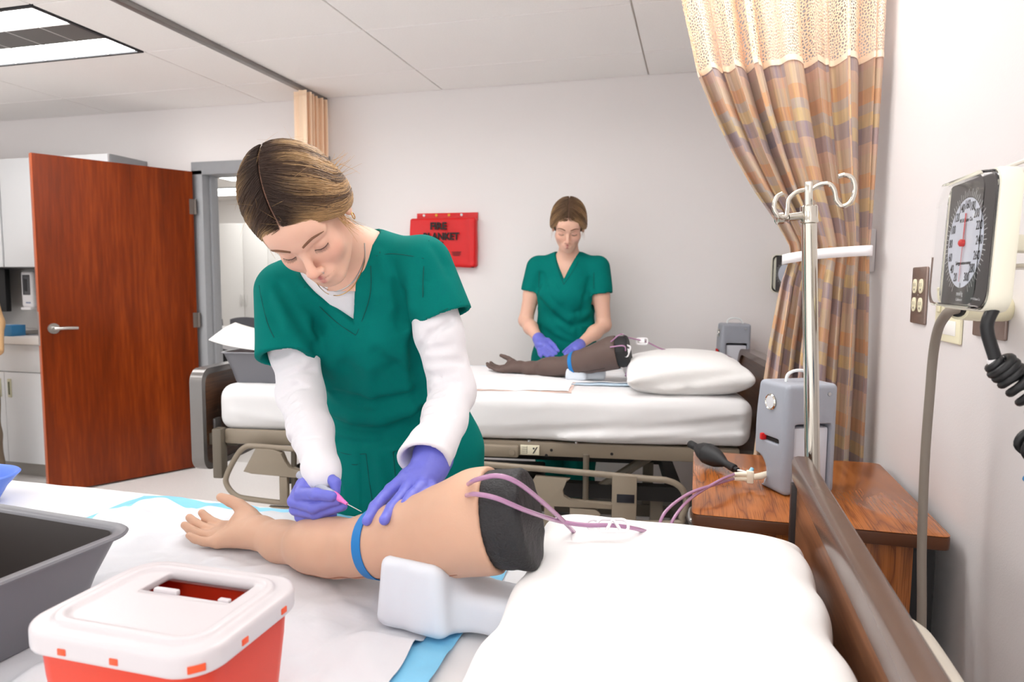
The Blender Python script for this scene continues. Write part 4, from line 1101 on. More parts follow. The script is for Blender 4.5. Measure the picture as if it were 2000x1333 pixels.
# ================================================================== nightstands
M_oaktop = oak('oak laminate top', axis='y')
M_oakside = oak('oak laminate side', axis='z')
M_oakedge = mat('oak edge', srgb(92, 50, 22), .35, var=.3, vscale=30, stretch=(.1, .1, 1))
def nightstand(label, x0, x1, y0, y1, z):
    t = thing('nightstand', label, 'nightstand', ((x0+x1)/2, (y0+y1)/2, 0), group='bedside cabinets')
    out = rrect(x0, x1, y0, y1, .018, 4)
    G().prism(out, z-.0015, z, bev=.0005).build('top_surface', M_oaktop, t)
    G().prism(out, z-.032, z-.0016, bev=.004).build('top_edge', M_oakedge, t)
    bx0, bx1 = x0+.022, x1-.02
    G().box(bx0, bx1-.045, y0+.03, y0+.048, .05, z-.033).build('side_panel', M_oakside, t, smooth=False)
    G().box(bx0, bx1-.045, y1-.048, y1-.03, .05, z-.033).build('side_panel', M_oakside, t, smooth=False)
    G().box(bx1-.044, bx1, y0+.034, y1-.034, .05, z-.033).build('back_channel', M_blk, t, smooth=False)
    G().box(bx0+.02, bx1-.095, y0+.049, y1-.049, .05, z-.16).build('inner_body', M_dark, t, smooth=False)
    dz = (z-.033-.06)
    d = G().box(bx0-.002, bx0+.016, y0+.05, y1-.05, z-.17, z-.04, bev=.002).build('drawer', M_oakside, t)
    G().tube(catmull([(bx0-.002, (y0+y1)/2-.05, z-.105), (bx0-.025, (y0+y1)/2-.045, z-.105), (bx0-.025, (y0+y1)/2+.045, z-.105), (bx0-.002, (y0+y1)/2+.05, z-.105)], 5), .005, n=10).build('handle', M_steel, d)
    d = G().box(bx0-.002, bx0+.016, y0+.05, y1-.05, .06, z-.175, bev=.002).build('door', M_oakside, t)
    G().tube(catmull([(bx0-.002, y0+.1, .40), (bx0-.025, y0+.1, .41), (bx0-.025, y0+.1, .49), (bx0-.002, y0+.1, .50)], 5), .005, n=10).build('handle', M_steel, d)
    for xx in (bx0+.04, bx1-.05):
        for yy in (y0+.07, y1-.07): G().cyl((xx, yy, 0), (xx, yy, .05), .022, n=14).build('foot', M_blk, t)
    return t
nightstand('oak-topped nightstand between the near bed and the plaid curtain', 0.0, .536, 1.602, 2.222, .76)
nightstand('oak nightstand beyond the far bed against the back wall', .07, .536, 3.63, YW-.012, .80)

# ================================================================== grey blood-pump units
M_pump = mat('grey abs', srgb(156, 160, 170), .5, bump=.12, bscale=500)
M_pumpl = mat('light grey tank', srgb(206, 208, 216), .4)
def pump(label, loc, rz):
    t = thing('blood_pump', label, 'pump', loc, rz, group='grey pump units')
    W_, D_, H_ = .146, .125, .283
    def shell(p):
        x, y, z = p[:, 0], p[:, 1], p[:, 2]
        d = s_box(p, (W_/2, D_/2, H_/2), (W_/2, D_/2, H_/2), .012)
        # left side swells slightly
        d = d - .008*np.exp(-((x-.0)/.03)**2)*np.sin(np.clip(z/H_, 0, 1)*PI)
        # tank opening on the camera side
        d = smax(d, -s_box(p, (.0755, 0, .08), (.0535, .10, .102), .004), .002)
        # slot on the left side
        d = smax(d, -s_box(p, (-.004, .055, .135), (.012, .036, .006), .005), .003)
        # connector recess, lower left rear
        d = smax(d, -(np.sqrt((y-.115)**2+(z-.045)**2)-.042+np.clip(x-.02, 0, 1)*1.0), .004)
        return d
    v, f = sdf_mesh(shell, (-.02, -.02, -.01), (W_+.02, D_+.02, H_+.02), .0034)
    mesh_obj('housing', smooth_verts(v, f, 1), f, M_pump, t, False, True, None)
    G().box(.024, .127, .008, .09, .001, .172, bev=.006).build('tank', M_pumpl, t, world=False)
    G().lathe([(.0205, 0), (.0215, .004), (.019, .007), (.017, .0045), (.001, .004)], 32, Matrix.Translation((-.0035, .060, .232)) @ Matrix.Rotation(-PI/2, 4, 'Y')).build('gauge_ring', M_chrome, t, world=False)
    G().lathe([(.0165, 0), (.0165, .0052), (.001, .0055)], 32, Matrix.Translation((-.004, .060, .232)) @ Matrix.Rotation(-PI/2, 4, 'Y')).build('gauge_face', mat('gauge face', srgb(214, 216, 220), .25), t, world=False)
    G().box(-.002, .012, .022, .088, .131, .139).build('slot_back', M_dark, t, world=False, smooth=False)
    G().box(-.016, .004, .080, .090, .128, .146, bev=.003).build('red_lever', mat('red plastic', srgb(206, 30, 30), .4), t, world=False)
    G().tube(catmull([(.035, .06, H_-.005), (.04, .06, H_+.018), (.065, .06, H_+.028), (.10, .06, H_+.022), (.118, .06, H_-.004)], 7), .0042, n=10).build('top_tube', mat('clear tube', srgb(232, 236, 236), .2, alpha=1), t, world=False)
    G().lathe([(.005, 0), (.0045, .0015), (.001, .002)], 12, Matrix.Translation((.118, -.0006, .258)) @ Matrix.Rotation(PI/2, 4, 'X')).build('screw', M_steel, t, world=False)
    return t
pump('grey pump unit with a white tank standing on the near nightstand', (.221, 1.793, .7605), math.radians(28))
pump('grey pump unit on the far nightstand behind the pillow', (.125, 3.70, .8005), math.radians(8))

# ---- squeeze bulb
sq = thing('squeeze_bulb', 'black rubber squeeze bulb lying on the nightstand', 'bulb', (.05, 2.03, .7605))
ba, bb2 = Vector((-.012, 2.118, .806)), Vector((.112, 1.952, .782)); ax = (bb2-ba); Lb = ax.length
Mq = frame_from(ba, (0, 0, 1), ax)
prof = [(.009, .0), (.0115, .004), (.0115, .024), (.010, .030), (.016, .042), (.025, .060), (.0305, .082), (.0312, .084), (.0305, .086), (.030, .10), (.026, .122), (.017, .145), (.0105, .158), (.0105, .180), (.0115, .182), (.0115, .196), (.009, .198)]
sc_ = Lb/.198
G().lathe([(r*1.0, z*sc_) for r, z in prof], 32, Mq).build('bulb', mat('bulb rubber', srgb(30, 30, 32), .55), sq)
G().lathe([(.003, -.006), (.0055, -.005), (.0055, .001)], 12, Mq).build('valve', M_steel, sq)
G().lathe([(.007, Lb), (.0075, Lb+.012), (.005, Lb+.014)], 16, Mq).build('release_valve', M_blk, sq)
G().tube(catmull([bb2+ax.normalized()*.012, (.127, 1.918, .786), (.15, 1.88, .790), (.165, 1.852, .792)], 6), .0032, n=10).build('bulb_tube', mat('clear tube', (0, 0, 0)), sq)

# ---- luer manifold joining the tubes to the pump
lm = thing('tube_connector', 'cream plastic connector where the purple tubes meet the pump', 'connector', (.15, 1.85, .7605))
M_conn = mat('cream nylon', srgb(236, 228, 208), .4)
G().box(.135, .153, 1.838, 1.858, .775, .807, bev=.003).build('block', M_conn, lm)
G().tube([(.152, 1.848, .79), (.172, 1.852, .794), (.19, 1.868, .798)], [.008, .009, .007], n=14).build('outlet_stub', M_conn, lm)
for k, dz in enumerate((.0, .012)):
    G().tube([(.137, 1.846, .785+dz), (.122, 1.843, .785+dz), (.104, 1.838, .785+dz)], [.0075, .0065, .005], n=14).build('inlet_stub', M_conn, lm)
G().tube([(.145, 1.850, .803), (.15, 1.856, .812)], [.006, .005], n=12).build('blue_cap', mat('pale blue plastic', srgb(150, 204, 232), .4), lm)

# ================================================================== drip stand clamped behind the near headboard
iv = thing('iv_pole', 'chrome drip stand with two hooks behind the near headboard', 'drip stand', (.30, 1.575, 0))
p0, p1 = Vector((.283, 1.577, .30)), Vector((.222, 1.577, 1.425)); dz = (p1-p0).normalized()
G().tube([p0, p1], .0155, n=28).build('pole', M_chrome, iv)
tp = p1
Mi = frame_from(tp, (1, 0, 0), dz)
G().lathe([(.0155, -.004), (.0185, -.002), (.0185, .004), (.0178, .006), (.0178, .032), (.016, .034), (.001, .034)], 28, Mi).build('collar', M_chrome, iv)
G().tube([Vector(tp)+dz*.014+Vector((-.014, -.006, -.001)), Vector(tp)+dz*.012+Vector((-.042, -.012, -.003))], .0085, n=18).build('thumb_screw', M_chrome, iv)
G().lathe([(.004, 0), (.009, .002), (.007, .008), (.0125, .012), (.0125, .024), (.009, .026), (.001, .026)], 24, frame_from(Vector(tp)+dz*.012+Vector((-.043, -.012, -.003)), (0, 0, 1), (-1, -.3, -.12))).build('knob', M_chrome, iv)
G().box(-.0075, .0075, -.006, .006, .034, .084, bev=.001, M=Mi).build('flat_stem', M_chrome, iv)
hk = [Vector((.006, 0, .068)), Vector((.022, 0, .076)), Vector((.040, 0, .076)), Vector((.050, 0, .062)), Vector((.054, 0, .040)), Vector((.066, 0, .028)), Vector((.082, 0, .038)), Vector((.089, 0, .062)), Vector((.084, 0, .084)), Vector((.070, 0, .092)), Vector((.058, 0, .090))]
G().tube([Mi @ p for p in catmull(hk, 7)], .0048, n=12).build('hook', M_chrome, iv)
hk2 = [(-.006, 0, .068), (-.024, -.004, .064), (-.040, -.010, .050), (-.044, -.02, .030), (-.050, -.034, .012), (-.064, -.045, .012), (-.074, -.046, .030), (-.068, -.040, .052), (-.056, -.032, .060)]
G().tube([Mi @ Vector(p) for p in catmull(hk2, 7)], .0046, n=12).build('hook', M_chrome, iv)
G().box(.225, .315, 1.553, 1.60, .50, .56, bev=.004).build('clamp', M_taupe2, iv)
G().cyl((.283, 1.577, .30), (.283, 1.577, .0), .012, n=16).build('lower_pole', M_chrome, iv)
# ================================================================== things on the near bed
# ---- absorbent pads
SX0, SX1, SY0, SY1, SZ = -.735, -.483, .560, .765, .905
M_padw = mat('pad white', srgb(214, 215, 220), .7, bump=.9, bscale=22)
M_padb = mat('pad blue film', srgb(128, 200, 236), .4, bump=.4, bscale=40)
M_padb2 = mat('pad pale blue film', srgb(206, 226, 242), .5)
def pad(name, label, x0, x1, y0, y1, z, border, mw, mb, M=None, amp=.004, nx=120, ny=90, seed=0.0, flip=()):
    t = thing(name, label, 'pad', ((x0+x1)/2, (y0+y1)/2, z) if M is None else tuple(M @ Vector(((x0+x1)/2, (y0+y1)/2, z))))
    def surf(a0, a1, b0, b1, base, am, nm, m, th):
        u = np.linspace(a0, a1, nx); v = np.linspace(b0, b1, ny); X, Y = np.meshgrid(u, v, indexing='ij')
        p = np.stack([X*7+seed, Y*7, 0*X], -1)
        n1 = np.abs(fbm(p, 3)); n2 = fbm(p*3.1+5, 2)
        k = np.ones_like(X)
        for fx0, fx1, fy0, fy1 in flip:                     # pressed flat under whatever stands on it
            e = np.maximum(np.maximum(fx0-X, X-fx1), np.maximum(fy0-Y, Y-fy1)); k = k*np.clip(e/.035, .06, 1)
        Z = base+am*k*(.25+n1*1.3+.25*n2)
        # slightly ragged outline
        ex = .006*fbm(np.stack([Y*9+seed, 0*Y, 0*Y], -1), 2); ey = .006*fbm(np.stack([X*9, 0*X+4+seed, 0*X], -1), 2)
        wx = np.abs((X-(a0+a1)/2)/((a1-a0)/2))**8; wy = np.abs((Y-(b0+b1)/2)/((b1-b0)/2))**8
        P_ = np.stack([X+ex*wx, Y+ey*wy, Z], -1)
        B_ = P_.copy(); B_[..., 2] = np.maximum(P_[..., 2]-th, z+.0002)
        V = np.concatenate([P_.reshape(-1, 3), B_.reshape(-1, 3)]); F = grid_faces(nx, ny); n = nx*ny
        Fa = np.concatenate([F, F[:, ::-1]+n])
        e = np.concatenate([np.arange(ny), np.arange(1, nx)*ny+ny-1, (nx-1)*ny+np.arange(ny-2, -1, -1), np.arange(nx-2, 0, -1)*ny])
        Fs = np.stack([e, np.roll(e, -1), np.roll(e, -1)+n, e+n], -1)[:, ::-1]
        if M is not None:
            A = np.array(M); V = V @ A[:3, :3].T+A[:3, 3]
        return mesh_obj(nm, V, np.concatenate([Fa, Fs]), m, t, True, True, .9)
    surf(x0, x1, y0, y1, z+.0008, amp*.5, 'blue_backing', mb, .0008)
    surf(x0+border, x1-border, y0+border, y1-border, z+.0028, amp, 'quilted_face', mw, .0012)
    return t
pad('absorbent_pad', 'white absorbent pad with a bright blue border under the pale practice arm', -1.40, -.352, .615, 1.445, NZ+.001, .052, M_padw, M_padb, amp=.015, seed=2.2, flip=[(-1.36, -.93, .62, .93), (SX0+.01, SX1-.01, SY0+.01, SY1-.01), (-.50, -.36, .97, 1.12)])
MB_ = WMb = Matrix.Translation(OB) @ Matrix.Rotation(BA, 4, 'Z')
pad('absorbent_pad', 'white absorbent pad with a pale blue border under the dark practice arm', .86, 1.86, .26, .84, .851, .05, mat('pad white far', srgb(236, 236, 238), .75), M_padb2, M=MB_, amp=.006, nx=70, ny=50, seed=7.0)
pad('absorbent_pad', 'white sheet pad with a faint peach edge along the front of the far bed', .80, 1.50, .04, .34, .851, .012, mat('pad white far', (0, 0, 0)), mat('peach film', srgb(236, 208, 196), .6), M=MB_, amp=.007, nx=60, ny=40, seed=17.0)

# ---- sharps container
sh = thing('sharps_container', 'red-orange sharps container with a white slotted lid in the foreground', 'sharps container', ((SX0+SX1)/2, (SY0+SY1)/2, NZ+.006))
M_shr = mat('red translucent plastic', srgb(214, 60, 34), .35, sss=.3, sss_r=(1, .2, .1), spec=.4)
M_shw = mat('white lid plastic', srgb(206, 200, 203), .32, sss=.15, sss_r=(1, .9, .9))
rings = []
for z, k in ((NZ+.0062, .030), (NZ+.012, .024), (SZ-.06, .014), (SZ-.024, .012)):
    rings.append([(x, y, z) for x, y in rrect(SX0+k, SX1-k, SY0+k, SY1-k, .030, 6)])
inner = []
for z, k in ((SZ-.024, .0150), (SZ-.06, .017), (NZ+.014, .027)):
    inner.append([(x, y, z) for x, y in rrect(SX0+k, SX1-k, SY0+k, SY1-k, .028, 6)])
G().loft(rings+inner).build('bin', M_shr, sh)
# lid: skirt + raised frame around a recessed flap opening
def lid_ring(k0, k1, r0, r1, za, zb):
    a = rrect(SX0+k0, SX1-k0, SY0+k0, SY1-k0, r0, 8); b = rrect(SX0+k1, SX1-k1, SY0+k1, SY1-k1, r1, 8); n = len(a)
    V = [(x, y, za) for x, y in a]+[(x, y, zb) for x, y in a]+[(x, y, za) for x, y in b]+[(x, y, zb) for x, y in b]; F = []
    for i in range(n):
        j = (i+1) % n; F += [(i, j, n+j, n+i), (2*n+i, 3*n+i, 3*n+j, 2*n+j), (i, 2*n+i, 2*n+j, j), (n+i, n+j, 3*n+j, 3*n+i)]
    return V, F
def lid(p):
    c = np.array([(SX0+SX1)/2, (SY0+SY1)/2, SZ-.014], np.float32); q = p-c
    hx_, hy_ = (SX1-SX0)/2, (SY1-SY0)/2
    def rr(x, y, a, b, r): 
        u = np.abs(x)-(a-r); v = np.abs(y)-(b-r); return np.hypot(np.maximum(u, 0), np.maximum(v, 0))+np.minimum(np.maximum(u, v), 0)-r
    o = rr(q[:, 0], q[:, 1], hx_, hy_, .045)
    body = smax(o, np.abs(q[:, 2])-.014, .006)                      # skirted slab
    body = smax(body, -smax(rr(q[:, 0], q[:, 1], hx_-.009, hy_-.009, .04), q[:, 2]-.004, .002), .002)   # hollow underside
    body = smin(body, smax(rr(q[:, 0], q[:, 1], hx_-.010, hy_-.010, .038), np.abs(q[:, 2]-.007)-.004, .002), .002)   # deck
    rim = smax(np.abs(rr(q[:, 0], q[:, 1], hx_-.026, hy_-.026, .03))-.0065, np.abs(q[:, 2]-.0135)-.0055, .004)       # raised inner frame
    body = smin(body, rim, .003)
    hole = s_box(p, c+np.array([.006, .040, .01], np.float32), (.066, .0275, .04), .004)
    return smax(body, -hole, .0015)
sdf_obj('lid', lid, (SX0-.02, SY0-.02, SZ-.045), (SX1+.02, SY1+.02, SZ+.02), .0026, M_shw, sh)
cx_, cy_ = (SX0+SX1)/2, (SY0+SY1)/2
G().box(cx_-.074, cx_+.086, cy_-.066, cy_+.017, SZ-.004, SZ-.0005, bev=.001).build('sliding_flap', M_shw, sh)
G().box(cx_-.040, cx_-.005, cy_+.0165, cy_+.024, SZ-.004, SZ+.004, bev=.002).build('flap_tab', M_shw, sh)
G().box(cx_+.055, cx_+.070, cy_+.0165, cy_+.023, SZ-.004, SZ+.002, bev=.001).build('flap_tab', M_shw, sh)
G().box(SX0+.03, SX1-.03, SY0+.03, SY1-.03, SZ-.075, SZ-.07).build('inner_baffle', mat('deep red plastic', srgb(132, 10, 12), .4), sh, smooth=False)
M_shr2 = mat('orange latch', srgb(226, 82, 40), .4)
for x in (SX0+.075, SX0+.145): G().box(x-.0055, x+.0055, SY0-.0012, SY0+.004, SZ-.021, SZ-.0135, bev=.0008).build('latch_window', M_shr2, sh)
for y in (SY0+.075, SY1-.055): G().box(SX1-.004, SX1+.0012, y-.0055, y+.0055, SZ-.021, SZ-.0135, bev=.0008).build('latch_window', M_shr2, sh)
Mc = Matrix.Translation((SX1-.045+.0318, SY0+.045-.0318, SZ-.0172)) @ Matrix.Rotation(-PI/4, 4, 'Z')
G().box(-.003, .0016, -.009, .009, -.004, .004, bev=.0008, M=Mc).build('latch_window', M_shr2, sh)

# ---- basins
def basin(name, label, M, a, b, H, m, taper=.78, rim=.014, r=.04, th=.0025, liner=None, n=8, cat='basin', group=None, bulge=0.0):
    """a x b outer rim size, local origin at the base centre"""
    t = thing(name, label, cat, tuple(M.translation), group=group)
    def ring(s, dx, z, rr_):
        pts = rrect(-a/2*s-dx, a/2*s+dx, -b/2*s-dx, b/2*s+dx, rr_, n)
        return [(x, y*(1+bulge*0), z) for x, y in pts]
    s0 = 1-2*rim/min(a, b)
    R_ = [ring(s0*taper, 0, 0, r*.9), ring(s0*(taper+.02), 0, .006, r*.95), ring(s0*(taper+1)/2, 0, H*.5, r), ring(s0, 0, H-.012, r), ring(s0, .003, H-.004, r), ring(s0, rim, H-.006, r+rim), ring(s0, rim+.0015, H-.003, r+rim), ring(s0, rim-.001, H, r+rim), ring(s0, .002, H, r), ring(s0, -.003, H-.004, r)]
    I_ = [ring(s0*(taper+1)/2, -th, H*.5, r), ring(s0*(taper+.02), -th, .010, r*.9), ring(s0*taper, -.008, .005, r*.8)]
    G().loft(R_+I_, M=M).build('tub', m, t)
    if liner is not None:
        L_ = [ring(s0*taper, -.010, .0065, r*.8), ring(s0*(taper+.02), -th-.001, .011, r*.9), ring(s0*(taper+1)/2, -th-.001, H*.5, r), ring(s0, -.0042, H-.006, r)]
        K_ = [ring(s0, -.0052, H-.006, r), ring(s0*(taper+1)/2, -th-.002, H*.5, r), ring(s0*(taper+.02), -th-.002, .0125, r*.9), ring(s0*taper, -.012, .008, r*.8)]
        G().loft(L_+K_, M=M).build('dark_lining', liner, t)
    return t
M_gb = mat('grey basin plastic', srgb(112, 112, 118), .38)
M_lin = mat('charcoal lining', srgb(52, 46, 44), .45)
basin('wash_basin', 'large grey wash basin in the left foreground with a dark inside', Matrix.Translation((-1.135, .775, NZ+.006)) @ Matrix.Rotation(math.radians(-4), 4, 'Z'), .46, .33, .150, M_gb, taper=.74, rim=.017, r=.035, liner=M_lin, group='grey wash basins')
pn = G().raw([(-1.30, .70, NZ+.019), (-1.08, .72, NZ+.019), (-1.10, .80, NZ+.019), (-1.28, .79, NZ+.0195)], [(0, 1, 2, 3)]).build('paper_slip', mat('paper', srgb(238, 236, 232), .7))
sm = pn.modifiers.new('thickness', 'SOLIDIFY'); sm.thickness = .0006
tag(pn, 'white paper slip lying inside the foreground grey basin', 'paper')
t = basin('wash_basin', 'small periwinkle blue basin at the left edge of the near bed', Matrix.Translation((-1.80, 1.27, NZ+.001)), .26, .22, .075, mat('blue basin plastic', srgb(92, 130, 226), .4), taper=.72, rim=.006, r=.09)
basin('wash_basin', 'grey wash basin with papers at the foot of the far bed', MB_ @ Matrix.Translation((.195, .205, .852)) @ Matrix.Rotation(.02, 4, 'Z'), .42, .34, .135, M_gb, taper=.80, rim=.012, r=.03, group='grey wash basins')
# papers in the far basin
M_paper = mat('paper', (0, 0, 0))
V = []; F = []
for i in range(13):
    u = i/12
    for j in range(9):
        v = j/8; x = -.02+.40*u; curl = .045*(1-u)**3
        V.append((x-.13, .07+.22*v, .988+curl+.014*math.sin(v*2.2)+.05*v))
    if i:
        for j in range(8): k = (i-1)*9+j; F.append((k, k+1, k+10, k+9))
pa = G().raw(V, F, MB_ @ Matrix.Translation((.08, .0, .004))).build('paper_stack', M_paper)
sm = pa.modifiers.new('thickness', 'SOLIDIFY'); sm.thickness = .004
tag(pa, 'curled printed sheets lying across the far grey basin', 'paper')
g = G()
for r_, (a_, b_) in enumerate(((.14, .30), (.11, .34), (.17, .30))):
    for w0 in np.arange(a_, b_, .035):
        v = .62-.2*r_; x = -.02+w0+.08; V2 = []
        for dx, dv in ((0, 0), (.028, 0), (.028, .05), (0, .05)):
            vv = v+dv; u = (w0+dx+.02)/.40
            V2.append((x+dx-.13, .07+.22*vv, .988+.045*(1-u)**3+.014*math.sin(vv*2.2)+.05*vv+.0052))
        g.raw(V2, [(0, 1, 2, 3)], MB_)
split_build(g, 'print_line', mat('faint print', srgb(186, 184, 186), .7), pa, world=False, smooth=False)

# ---- arm rests
M_blk_w = mat('white moulded foam', srgb(216, 222, 230), .5, sss=.1, sss_r=(1, 1, 1))
def rest(label, M, s=1.0, h=.004):
    Ri = np.array(M.inverted())
    def fn(p):
        q = (p @ Ri[:3, :3].T.astype(np.float32)+Ri[:3, 3].astype(np.float32))/s
        x, y, z = q[:, 0], q[:, 1], q[:, 2]
        taper = 1+.25*np.clip((.11-z)/.11, 0, 1)
        q2 = np.stack([x/taper, y, z], 1)
        d = s_box(q2, (0, .055, .055), (.050, .062, .055), .016)
        d = smin(d, s_box(q, (.085, .075, .028), (.075, .040, .030), .018), .03)
        d = smax(d, -(np.hypot(y-.062, (z-.145))-.062), .012)                 # saddle for the arm
        d = d+crease(q, (-.012, -.012, -.01), (-.012, -.012, .10), .010, .007)+crease(q, (.03, -.012, -.01), (.03, -.012, .075), .012, .0)
        return np.maximum(d*s, (.0-q[:, 2])*s)
    o = M.translation
    v, f = sdf_mesh(fn, Vector(o)-Vector((.22, .22, .02)), Vector(o)+Vector((.26, .26, .16)), h)
    A = mesh_obj('arm_rest', smooth_verts(v, f, 1)-np.array(o), f, M_blk_w, None, False, True, None); A.location = o
    return tag(A, label, 'arm rest')
rest('white moulded rest propping up the pale practice arm', Matrix.Translation((-.432, .975, NZ+.008)) @ Matrix.Rotation(math.radians(-10), 4, 'Z'), 1.12)
rest('white moulded rest propping up the dark practice arm on the far bed', MB_ @ Matrix.Translation((1.50, .36, .858)) @ Matrix.Rotation(math.radians(-4), 4, 'Z'), .80, .006)
# ================================================================== practice arms
def at(px, py, Y):
    """world point on the sight line through a photograph position, at room depth Y"""
    m = SC.camera.matrix_world; f_ = 24.0/36.0*2000
    d = m.to_3x3() @ Vector(((px-1000)/f_, -(py-666.5)/f_, -1.0))
    k = Y/d.y
    return np.array((d.x*k, Y, CAM_Z+d.z*k))
ARM = [((-.905, 1.203, .768), .030, .026), ((-.865, 1.190, .773), .034, .030), ((-.794, 1.165, .771), .040, .038), ((-.703, 1.130, .786), .046, .046), ((-.623, 1.100, .802), .050, .048),
       ((-.575, 1.085, .818), .055, .053), ((-.513, 1.070, .837), .060, .059), ((-.448, 1.055, .858), .066, .066), ((-.388, 1.045, .881), .073, .074), ((-.332, 1.037, .904), .080, .082), ((-.27, 1.027, .920), .083, .085)]
A1 = np.array((-.305, 1.033, .912)); AD = np.array((.975, 0, .22))
def arm_fn(p):
    d = s_loft(p, ARM, (.2, 1, 0), .02)
    # forearm bulge and elbow hollow
    d = smin(d, s_ell(p, (-.66, 1.105, .800), (.075, .045, .047)), .03)
    d = d+crease(p, (-.60, 1.07, .868), (-.60, 1.12, .868), .03, .006)
    # palm
    d = smin(d, s_chain(p, [(-.90, 1.215, .772), (-.985, 1.238, .752)], [.021, .016], .01), .02)
    d = smin(d, s_chain(p, [(-.90, 1.195, .768), (-.980, 1.210, .749)], [.022, .016], .01), .02)
    d = smin(d, s_chain(p, [(-.895, 1.185, .766), (-.955, 1.180, .748)], [.022, .015], .01), .02)
    d = smin(d, s_ell(p, (-.918, 1.225, .785), (.034, .018, .018)), .02)      # ball of thumb
    F = [([(-.985, 1.244, .753), (-1.020, 1.250, .756), (-1.042, 1.252, .764), (-1.056, 1.252, .776)], [.0115, .0105, .0098, .0085]),
         ([(-.985, 1.222, .750), (-1.026, 1.226, .752), (-1.052, 1.228, .760), (-1.069, 1.229, .771)], [.0118, .0108, .0100, .0088]),
         ([(-.978, 1.199, .748), (-1.016, 1.200, .749), (-1.042, 1.201, .756), (-1.058, 1.201, .765)], [.0115, .0105, .0097, .0085]),
         ([(-.958, 1.177, .746), (-.986, 1.174, .746), (-1.007, 1.172, .750), (-1.021, 1.171, .757)], [.0105, .0095, .0088, .0078]),
         ([(-.915, 1.232, .792), (-.945, 1.236, .808), (-.968, 1.236, .816), (-.990, 1.234, .823)], [.0165, .0135, .0122, .0098])]
    for pts, r in F: d = smin(d, s_chain(p, pts, r, .004), .008)
    # tendons / creases at the wrist
    d = d+crease(p, (-.885, 1.165, .795), (-.885, 1.215, .805), .004, .0016)+crease(p, (-.945, 1.20, .775), (-.93, 1.225, .79), .006, .003)
    # open upper end, cut by a slanted plane, hollowed
    cut = (p-np.asarray(A1, np.float32)) @ np.asarray(AD, np.float32)
    d = smax(d, cut, .003)
    core = s_loft(p, [((-.40, 1.045, .880), .066, .068), ((-.24, 1.025, .930), .077, .080)], (.2, 1, 0), .02)
    d = np.where(cut > -.05, smax(d, -core, .002), d)
    # slit along the underside
    return d
def end_fn(p):
    d = s_loft(p, [((-.36, 1.04, .895), .062, .064), ((-.30, 1.032, .913), .0725, .0755), ((-.255, 1.026, .918), .068, .079), ((-.243, 1.024, .916), .056, .070)], (.2, 1, 0), .012)
    cut = (p-np.asarray(A1, np.float32)) @ np.asarray(AD, np.float32)
    d = smax(d, cut-.062, .010)
    d = smax(d, -s_cap(p, (-.335, .962, .966), (-.285, .955, .972), .009), .006)         # tube channels
    d = smax(d, -s_cap(p, (-.335, .952, .940), (-.285, .945, .943), .009), .006)
    d = d+crease(p, (-.262, .945, .98), (-.235, .975, .85), .0035, .003)
    return d+.0012*fbm(p*60.0, 2)
av, af = sdf_mesh(arm_fn, (-1.10, .93, .69), (-.24, 1.30, 1.04), .0034); av = smooth_verts(av, af, 2)
ev, ef = sdf_mesh(end_fn, (-.40, .92, .80), (-.18, 1.15, 1.04), .0036); ev = smooth_verts(ev, ef, 1)
def m_skin_rubber(name, c, c2):
    return mat(name, c, .5, var=.10, vscale=7, bump=.08, bscale=350, sss=.12, sss_r=(1, .4, .25), spec=.35)
M_rubL = m_skin_rubber('pale rubber skin', srgb(206, 165, 140), None)
M_rubD = mat('dark rubber skin', srgb(94, 76, 70), .6, var=.06, vscale=7, bump=.08, bscale=350)
M_core = mat('black foam core', srgb(34, 33, 35), .55, bump=.9, bscale=260, var=.25, vscale=300, spec=.5)
AO = np.array((-.60, 1.08, NZ+.008))
_b = np.array([np.interp(np.linspace(-.72, -.32, 22), [a[0][0] for a in ARM], [a[0][k] for a in ARM]) for k in range(3)]).T
_d = np.array((0, -.62, -.78)); _lo = np.full(22, .02); _hi = np.full(22, .12)
for _ in range(14):
    _m = (_lo+_hi)/2; _in = arm_fn((_b+_d*_m[:, None]).astype(np.float32)) < 0; _lo = np.where(_in, _m, _lo); _hi = np.where(_in, _hi, _m)
SEAM = _b+_d*(_hi-.0008)[:, None]
def practice_arm(label, M4, ms):
    """M4 places the arm modelled around AO"""
    o = M4 @ Vector(AO)
    t = thing('practice_arm', label, 'practice arm', tuple(o), group='venipuncture practice arms')
    A = np.array(M4)
    tr = lambda v: v @ A[:3, :3].T+A[:3, 3]
    mesh_obj('rubber_skin', tr(av), af, ms, t, True, True, None)
    mesh_obj('end_core', tr(ev), ef, M_core, t, True, True, None)
    g = G().tube([M4 @ Vector(q) for q in SEAM], .0020, n=6)
    g.build('underside_seam', mat('seam dark', srgb(150, 96, 74), .6) if ms is M_rubL else mat('seam black', srgb(40, 32, 30), .6), t)
    return t
# project the seam points to the surface along y
practice_arm('pale rubber practice arm lying palm up on the near bed', Matrix.Identity(4), M_rubL)
# far arm: turned a little more towards the viewer
FS = .86; FA = math.radians(-2)
FC = Vector((-.59, 3.03, .843))
MF = Matrix.Translation(FC) @ Matrix.Rotation(FA, 4, 'Z') @ Matrix.Rotation(math.radians(2), 4, 'Y') @ Matrix.Scale(FS, 4) @ Matrix.Translation(-Vector(AO))
practice_arm('dark brown rubber practice arm on the far bed', MF, M_rubD)
